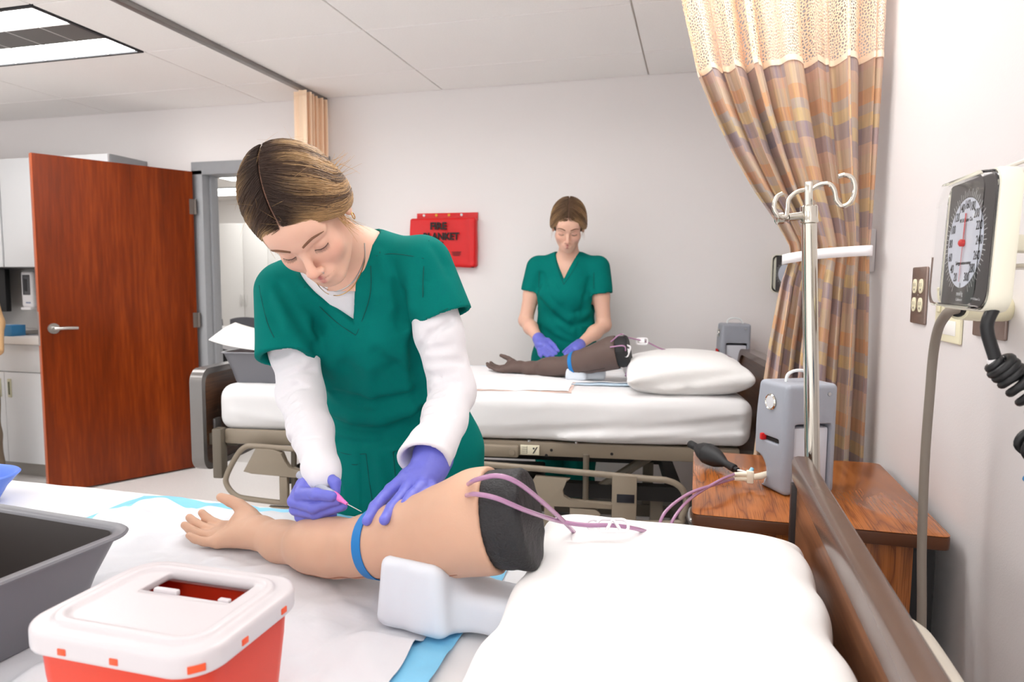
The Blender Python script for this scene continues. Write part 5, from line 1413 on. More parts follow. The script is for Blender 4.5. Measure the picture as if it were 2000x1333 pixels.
# ---- tourniquets
def band(label, M4, k=1.0):
    c = np.array((-.534, 1.075, .831)); ax = np.array(ARM[7][0])-np.array(ARM[5][0]); ax = ax/np.linalg.norm(ax)
    u = np.cross(ax, (0, 0, 1)); u /= np.linalg.norm(u); v = np.cross(u, ax)
    F = []; n = 72; B_, D_, X_ = [], [], []
    for i in range(n):
        a = 2*PI*i/n; dirv = u*math.cos(a)+v*math.sin(a)
        for off, rr_ in ((-.0115, 0), (.0115, 0), (.0115, 1), (-.0115, 1)):
            B_.append(c+ax*(off+.006*math.sin(a+.5))); D_.append(dirv); X_.append(.0004+.0016*rr_)
    B_ = np.array(B_); D_ = np.array(D_); lo_ = np.full(len(B_), .03); hi_ = np.full(len(B_), .10)
    for _ in range(14):                                   # march outwards to the arm surface
        m_ = (lo_+hi_)/2; ins = arm_fn((B_+D_*m_[:, None]).astype(np.float32)) < 0
        lo_ = np.where(ins, m_, lo_); hi_ = np.where(ins, hi_, m_)
    V = B_+D_*(hi_+np.array(X_))[:, None]
    for i in range(n):
        j = (i+1) % n
        for s_ in range(4): F.append((i*4+s_, j*4+s_, j*4+(s_+1) % 4, i*4+(s_+1) % 4))
    o = M4 @ Vector(c)
    t = thing('tourniquet', label, 'tourniquet', tuple(o))
    A = np.array(M4); V = np.array(V)
    mesh_obj('band', V @ A[:3, :3].T+A[:3, 3], np.array(F), mat('blue elastic', srgb(8, 118, 190), .5), t, True, True, .6)
    return t, c, u, v, ax
band('blue elastic tourniquet around the pale practice arm', Matrix.Identity(4))
tq, c_, u_, v_, ax_ = band('blue elastic tourniquet around the dark practice arm', MF)
tl = [MF @ Vector(c_-v_*.058-u_*.01), MF @ Vector(c_-v_*.066+u_*.02-ax_*.02), MF @ Vector(c_-v_*.070+u_*.035-ax_*.035)]
G().tube(catmull(tl, 4), .010, n=8, flat=.2).build('loose_tail', mat('blue elastic', (0, 0, 0)), tq)

# ---- purple-tinted blood tubes
M_tube = mat('tube with pink fluid', srgb(170, 126, 160), .18, sss=.25, sss_r=(1, .6, .8), coat=.5)
M_clamp = mat('white plastic', (0, 0, 0))
def tube_thing(label, pts, r=.0038, n=8):
    P_ = catmull(pts, n); o = P_[0]
    t = thing('blood_tube', label, 'tube', tuple(o), group='fluid tubes')
    G().tube(P_, r, n=12).build('hose', M_tube, t)
    return t
tube_thing('purple tube curving over the top of the pale arm end to the pillow', [at(915, 946, .985), at(932, 937, .952), at(972, 930, .94), at(1012, 944, .955), at(1060, 982, 1.02), at(1100, 1018, 1.10), at(1128, 1048, 1.18), at(1150, 1075, 1.2)])
tb1 = tube_thing('purple tube leaving the pale arm lower down and passing the white clamp', [at(912, 968, .975), at(930, 966, .94), at(970, 974, .93), at(1030, 999, .98), at(1090, 1018, 1.09), at(1140, 1026, 1.12), at(1195, 1027, 1.14), at(1240, 1033, 1.17), at(1275, 1044, 1.24), at(1300, 1056, 1.30)])
tube_thing('front purple tube rising behind the pillow to the pump connector', [at(1275, 1075, 1.53), at(1284, 1040, 1.56), at(1300, 1000, 1.59), at(1345, 965, 1.66), at(1400, 946, 1.75), (.104, 1.838, .785)])
tube_thing('rear purple tube rising behind the pillow to the pump connector', [at(1296, 1075, 1.54), at(1304, 1040, 1.57), at(1322, 1004, 1.60), at(1352, 972, 1.67), at(1402, 941, 1.75), (.104, 1.838, .797)])
cl = thing('tube_clamp', 'white plastic slide clamp on the purple tube above the pillow', 'clamp', tuple(at(1195, 1028, 1.14)))
cc = Vector(at(1197, 1027, 1.14)); Mk = frame_from(cc, (1, .25, 0), (.15, -.6, .8))
rg = [Vector((x, y, 0)) for x, y in rrect(-.026, .026, -.012, .012, .010, 4)]
G().tube([Mk @ p for p in rg], .0028, n=10, closed=True).build('ring', M_clamp, cl)
G().tube([Mk @ Vector(p) for p in ((-.013, -.012, 0), (-.006, 0, .004), (0, .008, .004), (.006, 0, .004), (.013, -.012, 0))], .003, n=8).build('pinch_jaw', M_clamp, cl)
G().tube(catmull([Mk @ Vector(p) for p in ((-.026, -.004, 0), (-.040, -.008, .001), (-.044, .004, .001), (-.034, .010, .001), (-.024, .008, 0))], 5), .0024, n=8).build('side_loop', M_clamp, cl)
# far bed tubes
fe = MF @ Vector((-.27, .93, .985))
tube_thing('thin pink tube from the dark arm across the far pillow to the far pump', [MF @ Vector((-.33, .96, .968)), MF @ Vector((-.28, .94, 1.01)), at(1228, 660, 3.05), at(1262, 668, 3.1), at(1300, 684, 3.15), at(1360, 684, 3.22), at(1405, 690, 3.3), at(1430, 702, 3.45), (.15, 3.70, .87)], .0032)
tube_thing('short pink tube hanging down from the dark arm end', [MF @ Vector((-.33, .95, .942)), MF @ Vector((-.26, .92, .955)), at(1222, 690, 2.93), at(1226, 715, 2.95), at(1222, 735, 2.98)], .0032)
for k, (px, py, Y, lb) in enumerate(((1223, 686, 2.925, 'white clamp hanging on the short tube at the dark arm end'), (1254, 667, 3.09, 'white clamp on the thin tube above the far pillow'))):
    c = Vector(at(px, py, Y)); t = thing('tube_clamp', lb, 'clamp', tuple(c))
    Mk = frame_from(c, (1, 0, 0) if k else (.3, 0, 1), (0, -1, .2))
    G().tube([Mk @ Vector((x, y, 0)) for x, y in rrect(-.024, .024, -.013, .013, .008, 3)], .004, n=8, closed=True).build('ring', M_clamp, t)
    G().box(-.012, .012, -.010, .010, -.004, .005, bev=.002, M=Mk).build('jaw', M_clamp, t)
# ================================================================== people
M_skin = mat('skin', srgb(232, 188, 165), .48, attr='tint', sss=.18, sss_r=(1, .35, .2), bump=.05, bscale=400, spec=.4)
M_glove = mat('violet nitrile', srgb(108, 112, 206), .42, var=.08, vscale=40, bump=.25, bscale=120, sss=.08, sss_r=(.6, .6, 1))
M_scrub = mat('teal scrub cotton', srgb(0, 113, 105), .85, var=.05, vscale=400, bump=.12, bscale=900, spec=.12)
M_tee = mat('white jersey', srgb(224, 222, 226), .85, bump=.15, bscale=500, sheen=.1)
def m_hair(name):
    m = mat(name, (.1, .07, .05), .5, attr='tint', spec=.35)
    return m
M_hair = m_hair('hair')
V3 = lambda *a: np.array(a, np.float64)

# ---- head in local frame: +x her right, +y out of the face, +z up
def head_fn(q):
    ax = np.abs(q[:, 0]); m = np.stack([ax, q[:, 1], q[:, 2]], 1)
    d = s_ell(q, (0, -.014, .046), (.073, .094, .083))
    d = smin(d, s_ell(q, (0, .026, -.022), (.0545, .060, .077)), .025)
    d = smin(d, s_cap(m, (.043, .000, -.050), (.015, .060, -.090), .018, .016), .036)
    d = smin(d, s_ell(q, (0, .068, -.092), (.019, .017, .016)), .018)
    d = smin(d, s_ell(m, (.036, .056, -.030), (.022, .022, .024)), .022)            # cheek
    d = smin(d, s_ell(q, (0, .072, .034), (.050, .022, .034)), .025)                # forehead
    d = smax(d, -s_ell(m, (.033, .096, -.003), (.017, .016, .0115)), .014)          # socket
    d = smin(d, s_cap(m, (.010, .083, .016), (.046, .066, .018), .0075, .0065), .014)   # brow
    d = smin(d, s_ell(m, (.0315, .0675, -.003), (.0150, .0155, .0125)), .004)       # lid
    d = d+crease(m, (.019, .083, .0055), (.045, .074, .005), .0022, .0014)          # upper lid fold
    d = smin(d, s_cap(q, (0, .080, .006), (0, .105, -.034), .0065, .0085), .010)
    d = smin(d, s_ell(q, (0, .1065, -.0385), (.0098, .0095, .0088)), .006)
    d = smin(d, s_ell(m, (.0108, .0975, -.0425), (.0070, .0088, .0068)), .005)
    d = smax(d, -s_ell(m, (.0062, .0995, -.0500), (.0036, .0055, .0030)), .002)
    d = smin(d, s_ell(q, (0, .080, -.066), (.024, .0165, .018)), .014)              # mouth mound
    d = smin(d, s_cap(m, (.0, .0955, -.0600), (.0225, .0840, -.0645), .0056, .0026), .004)
    d = smin(d, s_cap(m, (.0, .0935, -.0705), (.0195, .0835, -.0668), .0068, .0028), .004)
    d = d+crease(m, (0, .099, -.0655), (.0215, .0865, -.0655), .0018, .0024)+crease(m, (0, .102, -.051), (0, .098, -.057), .0028, .0012)
    ear = smax(s_ell(m, (.0740, -.012, -.010), (.0080, .015, .025)), -s_ell(m, (.081, -.008, -.008), (.006, .009, .015)), .003)
    return smin(d, ear, .006)
SK = np.array(srgb(224, 180, 158)); LIP = np.array(srgb(178, 92, 96)); BLUSH = np.array(srgb(218, 138, 120))
def head_col(q):
    m = np.stack([np.abs(q[:, 0]), q[:, 1], q[:, 2]], 1)
    c = np.tile(SK, (len(q), 1))
    def mixin(c, k, col): return c+(np.array(col)-c)*k[:, None]
    bl = np.exp(-(np.linalg.norm(m-np.array((.040, .068, -.030), np.float32), axis=1)/.020)**2)*.35
    bl = np.maximum(bl, np.exp(-(np.linalg.norm(q-np.array((0, .110, -.040), np.float32), axis=1)/.012)**2)*.4)
    c = mixin(c, bl, BLUSH)
    lip = np.minimum(s_cap(m, (.0, .0955, -.0600), (.0220, .0840, -.0645), .0056, .0024), s_cap(m, (.0, .0935, -.0705), (.0190, .0835, -.0668), .0068, .0026))
    c = mixin(c, np.clip(.5-lip/.0016, 0, 1)*.85, LIP)
    lid = np.exp(-(np.linalg.norm(m-np.array((.032, .082, .002), np.float32), axis=1)/.012)**2)*.25
    return mixin(c, lid, srgb(206, 148, 128))

def add_head(person, R3, t3, sc, hair_dark, hair_mid, hair_light, n_str, name_hair, wisps=0, seed=1, res_hair=.0045, bun=True, tube_n=3, hw=.0012):
    """hair, brows, lashes for a head placed by x = R3 @ (sc*q) + t3"""
    r = np.random.default_rng(seed); R3 = np.asarray(R3); t3 = np.asarray(t3)
    W = lambda q: (np.asarray(q)*sc) @ R3.T+t3
    HE = (np.array((0, -.016, .044)), np.array((.085, .105, .097)))           # hair shell ellipsoid
    def mass(q):
        m = np.stack([np.abs(q[:, 0]), q[:, 1], q[:, 2]], 1)
        d = s_ell(q, HE[0], HE[1])
        d = smin(d, s_ell(m, (.050, -.028, .004), (.0395, .058, .046)), .02)
        return smin(d, s_ell(q, (0, -.085, -.012), (.060, .040, .050)), .02)
    def shell(q):
        d = mass(q)+.0035
        pl = .755*q[:, 1]-.655*q[:, 2]-.0150+.22*np.maximum(np.abs(q[:, 0])-.045, 0)
        d = smax(d, pl, .008)
        d = d+crease(q, (0, .080, .098), (0, -.02, .145), .005, .005)
        if bun: d = smin(d, s_ell(q, (0, -.122, -.022), (.048, .036, .040)), .022)
        return d
    v, f = sdf_mesh(shell, (-.14, -.19, -.12), (.14, .14, .19), res_hair); v = smooth_verts(v, f, 1)
    n = fbm(v*np.array((30, 90, 60)), 2)
    c = np.array(hair_dark)[None]+(np.array(hair_mid)-np.array(hair_dark))[None]*np.clip(.25+.4*n, 0, 1)[:, None]
    mesh_obj('hair', W(v), f, M_hair, person, True, True, None, c*.75)
    # strands
    EV, EF, EC, en = [], [], [], 0
    def emit(path, rad, colr):
        """path (S, L, 3) strands, rad (S, L), colr (S, L, 3)"""
        nonlocal en
        tg = np.gradient(path, axis=1); tg /= np.linalg.norm(tg, axis=-1, keepdims=True)+1e-9
        nrm = np.cross(tg, path-HE[0]); nrm /= np.linalg.norm(nrm, axis=-1, keepdims=True)+1e-9; b = np.cross(tg, nrm)
        S_, L_ = path.shape[:2]
        ring = [path+(nrm*math.cos(2*PI*k/tube_n)+b*math.sin(2*PI*k/tube_n))*rad[..., None] for k in range(tube_n)]
        EV.append(np.stack(ring, 2).reshape(-1, 3)); EC.append(np.repeat(colr[:, :, None, :], tube_n, 2).reshape(-1, 3))
        base = (np.arange(S_)*L_*tube_n)[:, None, None]+(np.arange(L_-1)*tube_n)[None, :, None]; k = np.arange(tube_n)[None, None, :]; k2 = (k+1) % tube_n
        EF.append(np.stack([base+k, base+k2, base+tube_n+k2, base+tube_n+k], -1).reshape(-1, 4)+en); en += S_*L_*tube_n
    from_front = lambda a: np.array((0, .088-.118*a, .064+.30*a*(1-a)*.55+.066*a))
    paths, rads, cols = [], [], []
    dk, md, lt = np.array(hair_dark), np.array(hair_mid), np.array(hair_light)
    for s in range(n_str):
        sg = 1 if s % 2 else -1; a = r.random()**.9*1.12; j = lambda k: r.normal(0, k, 3)
        p0 = from_front(min(a, 1.1)); p0[0] = sg*(.0012+.003*r.random())
        p1 = np.array((sg*(.042-.012*a), .082-.120*a, .052+.093*a-.015*a*a))+j(.003)
        p2 = np.array((sg*(.082-.016*a), .030-.077*a, -.002+.090*a))+j(.0035)
        p3 = np.array((sg*(.090-.036*a), -.030-.050*a, -.018+.060*a))+j(.0035)
        p4 = np.array((sg*(.045-.018*a), -.108, -.028+.030*a))+j(.004)
        paths.append([list(x) for x in catmull([p0, p1, p2, p3, p4], 4)])
        L_ = 17; rads.append(hw*(.5+.8*r.random())*np.sin(np.linspace(.25, PI-.1, L_))**.6)
        u = r.random(); q_ = r.random()
        band = .5+.5*math.sin(a*21+sg*1.3)+.25*r.normal()          # highlights come in locks
        bk = min(1, max(0, (band-.15)/.6)); fr = max(0, 1-a/.16); bk = max(bk, fr); cl_ = md*(1-.55*bk-.2*u)+lt*(.55*bk+.2*u); stc = dk*(1-bk)*.6+cl_*(1-(1-bk)*.6)
        k = np.clip((np.linspace(0, 1, L_)-(.08+.08*q_)*(1-.8*fr))/(.34-.16*fr), 0, 1)[:, None]; k = k*k*(3-2*k)
        cols.append(dk*(1-k)+stc*k)
    P_ = np.array(paths); S_, L_ = P_.shape[:2]
    off = .0003+.0020*r.random((S_, 1))+.0010*np.sin(np.linspace(0, 9, L_)[None]+6*r.random((S_, 1)))
    for _ in range(4):
        d = mass(P_.reshape(-1, 3).astype(np.float32)).reshape(S_, L_); rd = P_-HE[0]; rd /= np.linalg.norm(rd, axis=-1, keepdims=True)
        P_ = P_-rd*((d-off)*.9)[..., None]
    emit(P_, np.array(rads), np.array(cols))
    if bun:
        for s in range(n_str//6):
            th = r.random()*2*PI; c0 = np.array((0, -.122, -.022)); rr_ = np.array((.049, .037, .041))*(1+.08*r.random())
            ax_ = r.normal(0, 1, 3); ax_[1] *= .3; ax_ /= np.linalg.norm(ax_); e1 = np.cross(ax_, (0, 1, .2)); e1 /= np.linalg.norm(e1); e2 = np.cross(ax_, e1)
            aa = th+np.linspace(0, 2.2, 12); path = c0+(np.cos(aa)[:, None]*e1+np.sin(aa)[:, None]*e2)*rr_
            u = r.random(); emit(path[None], (hw*np.sin(np.linspace(.2, PI-.1, 12))**.6)[None], np.tile(md*(1-u)+lt*u, (12, 1))[None])
    for s in range(wisps):                                   # loose ends and fly-aways
        sg = 1 if r.random() < .4 else -1; kind = r.random()
        if kind < .22:      # wisps from the bun
            p0 = np.array((-.045, -.125, -.005))+r.normal(0, .010, 3); dr = np.array((-.85, -.30, .15))+r.normal(0, .30, 3); L_ = .02+.035*r.random(); rd = .0006
        elif kind < .70:    # hair in front of the ears
            p0 = np.array((sg*.074, .030, .0))+r.normal(0, .004, 3); dr = np.array((sg*.05, -.25, -1))+r.normal(0, .10, 3); L_ = .03+.04*r.random(); rd = .0005
        else:               # crown fly-aways
            d0 = r.normal(0, 1, 3); d0[2] = abs(d0[2])+.3; d0 /= np.linalg.norm(d0); p0 = HE[0]+d0*HE[1]; dr = np.cross(d0, r.normal(0, 1, 3))+d0*.3; L_ = .02+.03*r.random(); rd = .00022
        dr = dr/np.linalg.norm(dr); bend = r.normal(0, .3, 3); tt = np.linspace(0, 1, 8)[:, None]
        path = p0+dr*L_*tt+bend*L_*.35*tt**2
        emit(path[None], (rd*(1-.7*tt[:, 0]))[None], (np.tile(lt, (8, 1))*(.8+.4*r.random()))[None])
    pz = np.array([from_front(a) for a in np.linspace(.02, .98, 16)])
    for _ in range(4): pz = pz-(pz-HE[0])/np.linalg.norm(pz-HE[0], axis=1, keepdims=True)*((mass(pz.astype(np.float32))+.0012)*.9)[:, None]
    G().tube([Vector(W(x)) for x in pz], .0013*sc, n=6).build('hair_parting', mat('scalp line', srgb(134, 98, 82), .7), person)
    o = mesh_obj('hair_strands', W(np.concatenate(EV)), np.concatenate(EF), M_hair, person, True, True, None, np.clip(np.concatenate(EC), 0, 1))
    o['kind'] = 'stuff'
    # brows and lashes
    M_brow = mat('brow hair', srgb(112, 78, 58), .8); M_lash = mat('lash', srgb(38, 28, 26), .6)
    for sg in (-1, 1):
        pts = [(.012, .0905, .0175), (.022, .0905, .0215), (.034, .0855, .0245), (.045, .0755, .0225), (.052, .0660, .0185)]
        pp = []
        for x, y, z in pts:
            yy = np.linspace(.04, .12, 60); dd = head_fn(np.stack([np.full(60, x), yy, np.full(60, z)], 1).astype(np.float32)); k = np.argmax(dd > 0); pp.append((sg*x, yy[k]-.0005, z))
        g = G().tube([Vector(W(x)) for x in catmull(pp, 4)], [sc*w_ for w_ in np.interp(np.linspace(0, 1, 17), [0, .3, .7, 1], [.0018, .0024, .0018, .0006])], n=8)
        g.build('eyebrow', M_brow, person)
        e = []; 
        for x in np.linspace(.0185, .0445, 18):
            z = -.0085-.0035*math.sin((x-.0185)/.026*PI); yy = np.linspace(.04, .12, 80); dd = head_fn(np.stack([np.full(80, x), yy, np.full(80, z)], 1).astype(np.float32)); e.append((sg*x, yy[np.argmax(dd > 0)], z))
        g = G().tube([Vector(W((x, y+.0002, z))) for x, y, z in e], .00055*sc, n=6)
        for i, (x, y, z) in enumerate(e):
            tip = (x+sg*(.0004+.0026*(i/17)), y+.0052, z-.0046-.001*math.sin(i*2.1))
            g.tube([Vector(W((x, y-.0003, z))), Vector(W((x+sg*.0004, y+.003, z-.0034))), Vector(W(tip))], [.00032*sc, .00024*sc, .00005*sc], n=4)
        o = g.build('eyelashes', M_lash, person); o['kind'] = 'stuff'
    return W

def person_body(person, fns, cols=None):
    """several meshing passes (finer for the head) joined into one continuous body mesh"""
    Vs, Fs, Cs, n = [], [], [], 0
    for fn, lo, hi, h, colf in fns:
        v, f = sdf_mesh(fn, lo, hi, h); v = smooth_verts(v, f, 1)
        Cs.append(colf(v.astype(np.float32))); Vs.append(v); Fs.append(f+n); n += len(v)
    return mesh_obj('body', np.concatenate(Vs), np.concatenate(Fs), M_skin, person, True, True, None, np.concatenate(Cs))
skin_flat = lambda v: np.tile(SK, (len(v), 1))
def to_local(R3, t3, sc):
    Ri = np.asarray(R3, np.float32); tt = np.asarray(t3, np.float32)
    return lambda p: ((p-tt) @ Ri)/np.float32(sc)

# =========================================================== first nurse (front)
p1_ = thing('person', 'person in teal scrubs over a white shirt bending over the pale arm with a syringe', 'person', (-.735, 1.66, 0))
HR = np.array([[-.9456, .3058, -.111], [-.102, -.6027, -.7914], [-.3089, -.7371, .6011]]); HT = V3(-.736, 1.180, 1.4135); HS = 1.06
RSh, LSh = V3(-.895, 1.352, 1.268), V3(-.580, 1.395, 1.328)
REl, LEl = at(588, 772, 1.31), at(884, 765, 1.375)
RWr, LWr = at(628, 918, 1.160), at(846, 893, 1.185)
NB = V3(-.728, 1.375, 1.350)                 # base of the neck
TR_ = (LSh-RSh)/np.linalg.norm(LSh-RSh)      # across the shoulders, to image right
TU = V3(.03, -.50, .866); TU = TU-TR_*(TU @ TR_); TU /= np.linalg.norm(TU)
TF = np.cross(TR_, TU); TF = TF if TF[1] < 0 else -TF       # out of the chest, towards the viewer
loc1 = to_local(HR, HT, HS)
def neck1(p):
    a = HR @ (V3(0, -.022, -.045)*HS)+HT
    return smin(s_cap(p, a, NB+V3(0, .0, -.01), .051, .056), s_cap(p, NB, NB+V3(0, .02, -.08), .062, .09), .03)
def torso1(p, g=0.0):
    S_ = [((-.735, 1.645, .55), .175, .115), ((-.735, 1.635, .85), .176, .115), ((-.742, 1.582, 1.02), .140, .095), ((-.745, 1.475, 1.20), .150, .105), ((-.735, 1.405, 1.30), .145, .080), ((-.73, 1.385, 1.345), .085, .055)]
    d = s_loft(p, [(c, a+g, b+g) for c, a, b in S_], TR_, .05)
    d = smin(d, s_cap(p, RSh+V3(.03, .01, 0), NB+V3(-.03, .01, -.01), .048+g*.7, .045+g*.5), .03)
    return smin(d, s_cap(p, LSh+V3(-.03, .005, 0), NB+V3(.03, .01, -.01), .048+g*.7, .045+g*.5), .03)
def b1_top(p):
    return smin(smin(head_fn(loc1(p))*HS, neck1(p), .022), torso1(p, -.006), .03)
def b1_low(p):
    d = torso1(p, -.006)
    for s_, e_, w_ in ((RSh, REl, RWr), (LSh, LEl, LWr)): d = smin(d, s_chain(p, [s_, e_, w_], [.045, .036, .024], .02), .03)
    for sx in (-1, 1): d = smin(d, s_chain(p, [(-.735+sx*.085, 1.645, .80), (-.735+sx*.09, 1.66, .45), (-.735+sx*.09, 1.69, .09)], [.085, .055, .04], .03), .05)
    return d
def col1(v):
    q = loc1(v); return head_col(q)
person_body(p1_, [(b1_top, (-.93, 1.03, 1.27), (-.55, 1.50, 1.60), .0030, col1), (lambda p: np.maximum(b1_low(p), p[:, 2]-1.275), (-1.05, 1.10, .05), (-.40, 1.86, 1.30), .009, skin_flat)])
W1 = add_head(p1_, HR, HT, HS, srgb(58, 42, 34), srgb(120, 88, 60), srgb(206, 168, 118), 2600, 'hair', wisps=90, seed=4, hw=.00085)
# nose ring, earring, necklaces
rg = [W1((-.0135+.002*math.cos(a), .1035+.0035*math.sin(a)*.3, -.0445+.0035*math.sin(a))) for a in np.linspace(0, 2*PI, 14)[:-1]]
G().tube([Vector(x) for x in rg], .0005, n=6, closed=True).build('nose_ring', M_steel, p1_)
rg = [W1((-.079, -.004+.006*math.cos(a), -.034+.006*math.sin(a))) for a in np.linspace(0, 2*PI, 16)[:-1]]
G().tube([Vector(x) for x in rg], .0011, n=6, closed=True).build('earring', mat('gold', srgb(206, 160, 92), .25, 1.0), p1_)

# white long-sleeved shirt: chest piece and two sleeves
def tee_body(p):
    d = torso1(p, .002)
    ncut = s_ell(p, NB+TF*.045+TU*.025, (.062, .060, .066))
    return smax(d, -ncut, .004)
o = sdf_obj('shirt_front', lambda p: np.maximum(tee_body(p), 1.14-p[:, 2]), (-.93, 1.20, 1.12), (-.53, 1.52, 1.42), .0040, M_tee, p1_)
def sleeve(pts, rad, folds, cuff=None, k=.02):
    def fn(p):
        d = s_chain(p, pts, rad, k)
        for a, b, w_, dep in folds: d = d+crease(p, a, b, w_, dep)
        return d+.0012*fbm(p*22.0, 2)
    return fn
def ring_folds(a, b, ts, r, dep, ax_tilt=(0, 0, 0), w_=.009, seed=0):
    """short diagonal tucks across a sleeve on the viewer's side"""
    a = np.asarray(a); b = np.asarray(b); d = (b-a)/np.linalg.norm(b-a); side = np.cross(d, (0, -1, 0)); side /= np.linalg.norm(side); fr = np.cross(side, d); fr = fr if fr[1] < 0 else -fr
    rr_ = np.random.default_rng(seed); out = []
    for t_ in ts:
        c = a+(b-a)*t_; sl = rr_.normal(0, .25); s0, s1 = rr_.uniform(-1.0, -.2), rr_.uniform(.2, 1.0)
        q0 = c+side*r*s0+fr*r*math.sqrt(max(0, 1-s0*s0))+d*sl*r*s0; q1 = c+side*r*s1+fr*r*math.sqrt(max(0, 1-s1*s1))+d*sl*r*s1; qm = c+fr*r*1.02
        dp = dep*rr_.uniform(.6, 1.2); out += [(q0, qm, w_, dp), (qm, q1, w_, dp)]
    return out
RM = REl+(RSh-REl)*.45; LM = LEl+(LSh-LEl)*.45
fR = ring_folds(RSh, REl, [.62, .72, .82, .92, .98], .052, .008, seed=1)+ring_folds(REl, RWr, [.08, .16, .25, .34, .43, .52, .61, .70, .79, .88], .045, .0075, seed=2, w_=.0065)
fL = ring_folds(LSh, LEl, [.56, .66, .76, .86, .95], .052, .009, seed=3)+ring_folds(LEl, LWr, [.06, .15, .25, .36, .48, .60, .7], .046, .008, seed=5, w_=.007)
RWr2 = RWr+(RWr-REl)*.10
sdf_obj('shirt_sleeve', sleeve([RSh, RM, REl, (REl+RWr)/2, RWr, RWr2], [.052, .052, .049, .044, .034, .031], fR), (-1.02, 1.08, .86), (-.60, 1.45, 1.36), .0036, M_tee, p1_)
CUF = at(842, 880, 1.20)
def sl_L(p):
    d = sleeve([LSh, LM, LEl, (LEl*.55+LWr*.45), LWr+V3(0, .012, .018)], [.052, .051, .048, .045, .042], fL)(p)
    a = at(838, 866, 1.205); ax_ = (LWr-LEl); ax_ = ax_/np.linalg.norm(ax_)
    d = smin(d, s_seg(p, a, a+ax_*.045, .042, .038, .052, .045, (1, 0, 0)), .012)
    cutp = (p-np.asarray(a+ax_*.052, np.float32)) @ np.asarray(ax_, np.float32)
    d = smax(d, cutp, .004)
    cav = s_seg(p, a+ax_*.02, a+ax_*.08, .036, .032, .047, .040, (1, 0, 0))
    return smax(d, -cav, .003)
sdf_obj('shirt_sleeve', sl_L, (-.66, 1.08, .88), (-.40, 1.48, 1.40), .0036, M_tee, p1_)

# scrub top
VA = at(690, 630, 1.338)                      # point of the V
def _sl(px, py, Y):
    q = at(px, py, Y)-VA; return (q @ TR_)/(q @ TU)
KL, KR = _sl(596, 546, 1.315), _sl(722, 445, 1.400)
def wedge(p):
    q = p-np.asarray(VA, np.float32); x = q @ np.asarray(TR_, np.float32); y = q @ np.asarray(TU, np.float32); yy = np.clip(y, -.2, .30)
    return np.maximum((KL*yy-x)/math.sqrt(1+KL*KL), (x-KR*yy)/math.sqrt(1+KR*KR)), x, y
def hit(px, py, fn, Y0=1.05, Y1=1.8, n=500, off=0.0):
    """first point of a surface met by the sight line"""
    Ys = np.linspace(Y0, Y1, n); a, b = at(px, py, 1.0), at(px, py, 2.0); P_ = a+(b-a)*(Ys[:, None]-1.0)
    v = fn(P_.astype(np.float32)); return P_[np.argmax(v < off)]
RH, LH = at(556, 700, 1.285), at(868, 622, 1.385)
def scrub1(p):
    S_ = [((-.735, 1.650, .55), .215, .150), ((-.735, 1.640, .72), .208, .145), ((-.735, 1.632, .85), .200, .138), ((-.744, 1.590, 1.00), .170, .118), ((-.746, 1.525, 1.11), .164, .120), ((-.745, 1.470, 1.20), .168, .120), ((-.736, 1.405, 1.300), .160, .092), ((-.73, 1.388, 1.348), .092, .064)]
    d = s_loft(p, S_, TR_, .045)
    d = smin(d, s_ell(p, V3(-.70, 1.405, 1.175), (.062, .050, .062)), .05); d = smin(d, s_ell(p, V3(-.805, 1.400, 1.165), (.062, .050, .062)), .05)
    d = smin(d, s_cap(p, RSh+V3(.02, .008, .0), NB+V3(-.045, .012, -.006), .062, .050), .03)
    d = smin(d, s_cap(p, LSh+V3(-.02, .004, .0), NB+V3(.045, .012, -.006), .062, .050), .03)
    # sleeves
    for s_, h_, r0, r1 in ((RSh, RH, .068, .060), (LSh, LH, .064, .064)):
        ax_ = (h_-s_)/np.linalg.norm(h_-s_)
        sl = s_seg(p, s_, h_+ax_*.03, r0, r0, r1, r1*.95, TR_)
        sl = smax(sl, (p-np.asarray(h_, np.float32)) @ np.asarray(ax_, np.float32), .003)
        d = smin(d, sl, .022)
        hc = (p-np.asarray(h_, np.float32)) @ np.asarray(ax_, np.float32)
        cav = s_seg(p, h_-ax_*.035, h_+ax_*.05, r1-.014, r1-.014, r1-.009, r1*.95-.009, TR_)
        d = smax(d, -cav, .002)
    wd, x, y = wedge(p)
    front = (p-np.asarray(NB, np.float32)) @ np.asarray(TF, np.float32)
    # raised neck band, yoke and shoulder seams
    d = d-.0016*np.clip((.034-wd)/.003, 0, 1)*(front > -.01)*(y > -.035)
    # neck opening: the V in front, a round neck behind
    d = np.where(front > -.025, smax(d, -wd, .003), d)
    d = smax(d, -s_cap(p, NB+TU*(-.02), NB+TU*.14, .060, .072), .006)
    # folds
    if FOLD1:
        for a, b, w_, dep in FOLD1: d = d+crease(p, a, b, w_, dep)
    # patch pockets
    zz = p[:, 2]; xx = p[:, 0]
    for x0, x1, z0, z1 in ((-.905, -.785, .60, .905), (-.70, -.575, .60, .915)):
        e = np.maximum(np.maximum(x0-xx, xx-x1), np.maximum(z0-zz, zz-(z1+.12*(xx-(x0+x1)/2)*(-1 if x0 < -.75 else 1))))
        d = d-.0028*np.clip(-e/.004, 0, 1)*(p[:, 1] < 1.60)
    return d+.0022*fbm(p*np.float32([9, 9, 7]), 2)
FOLD1 = []
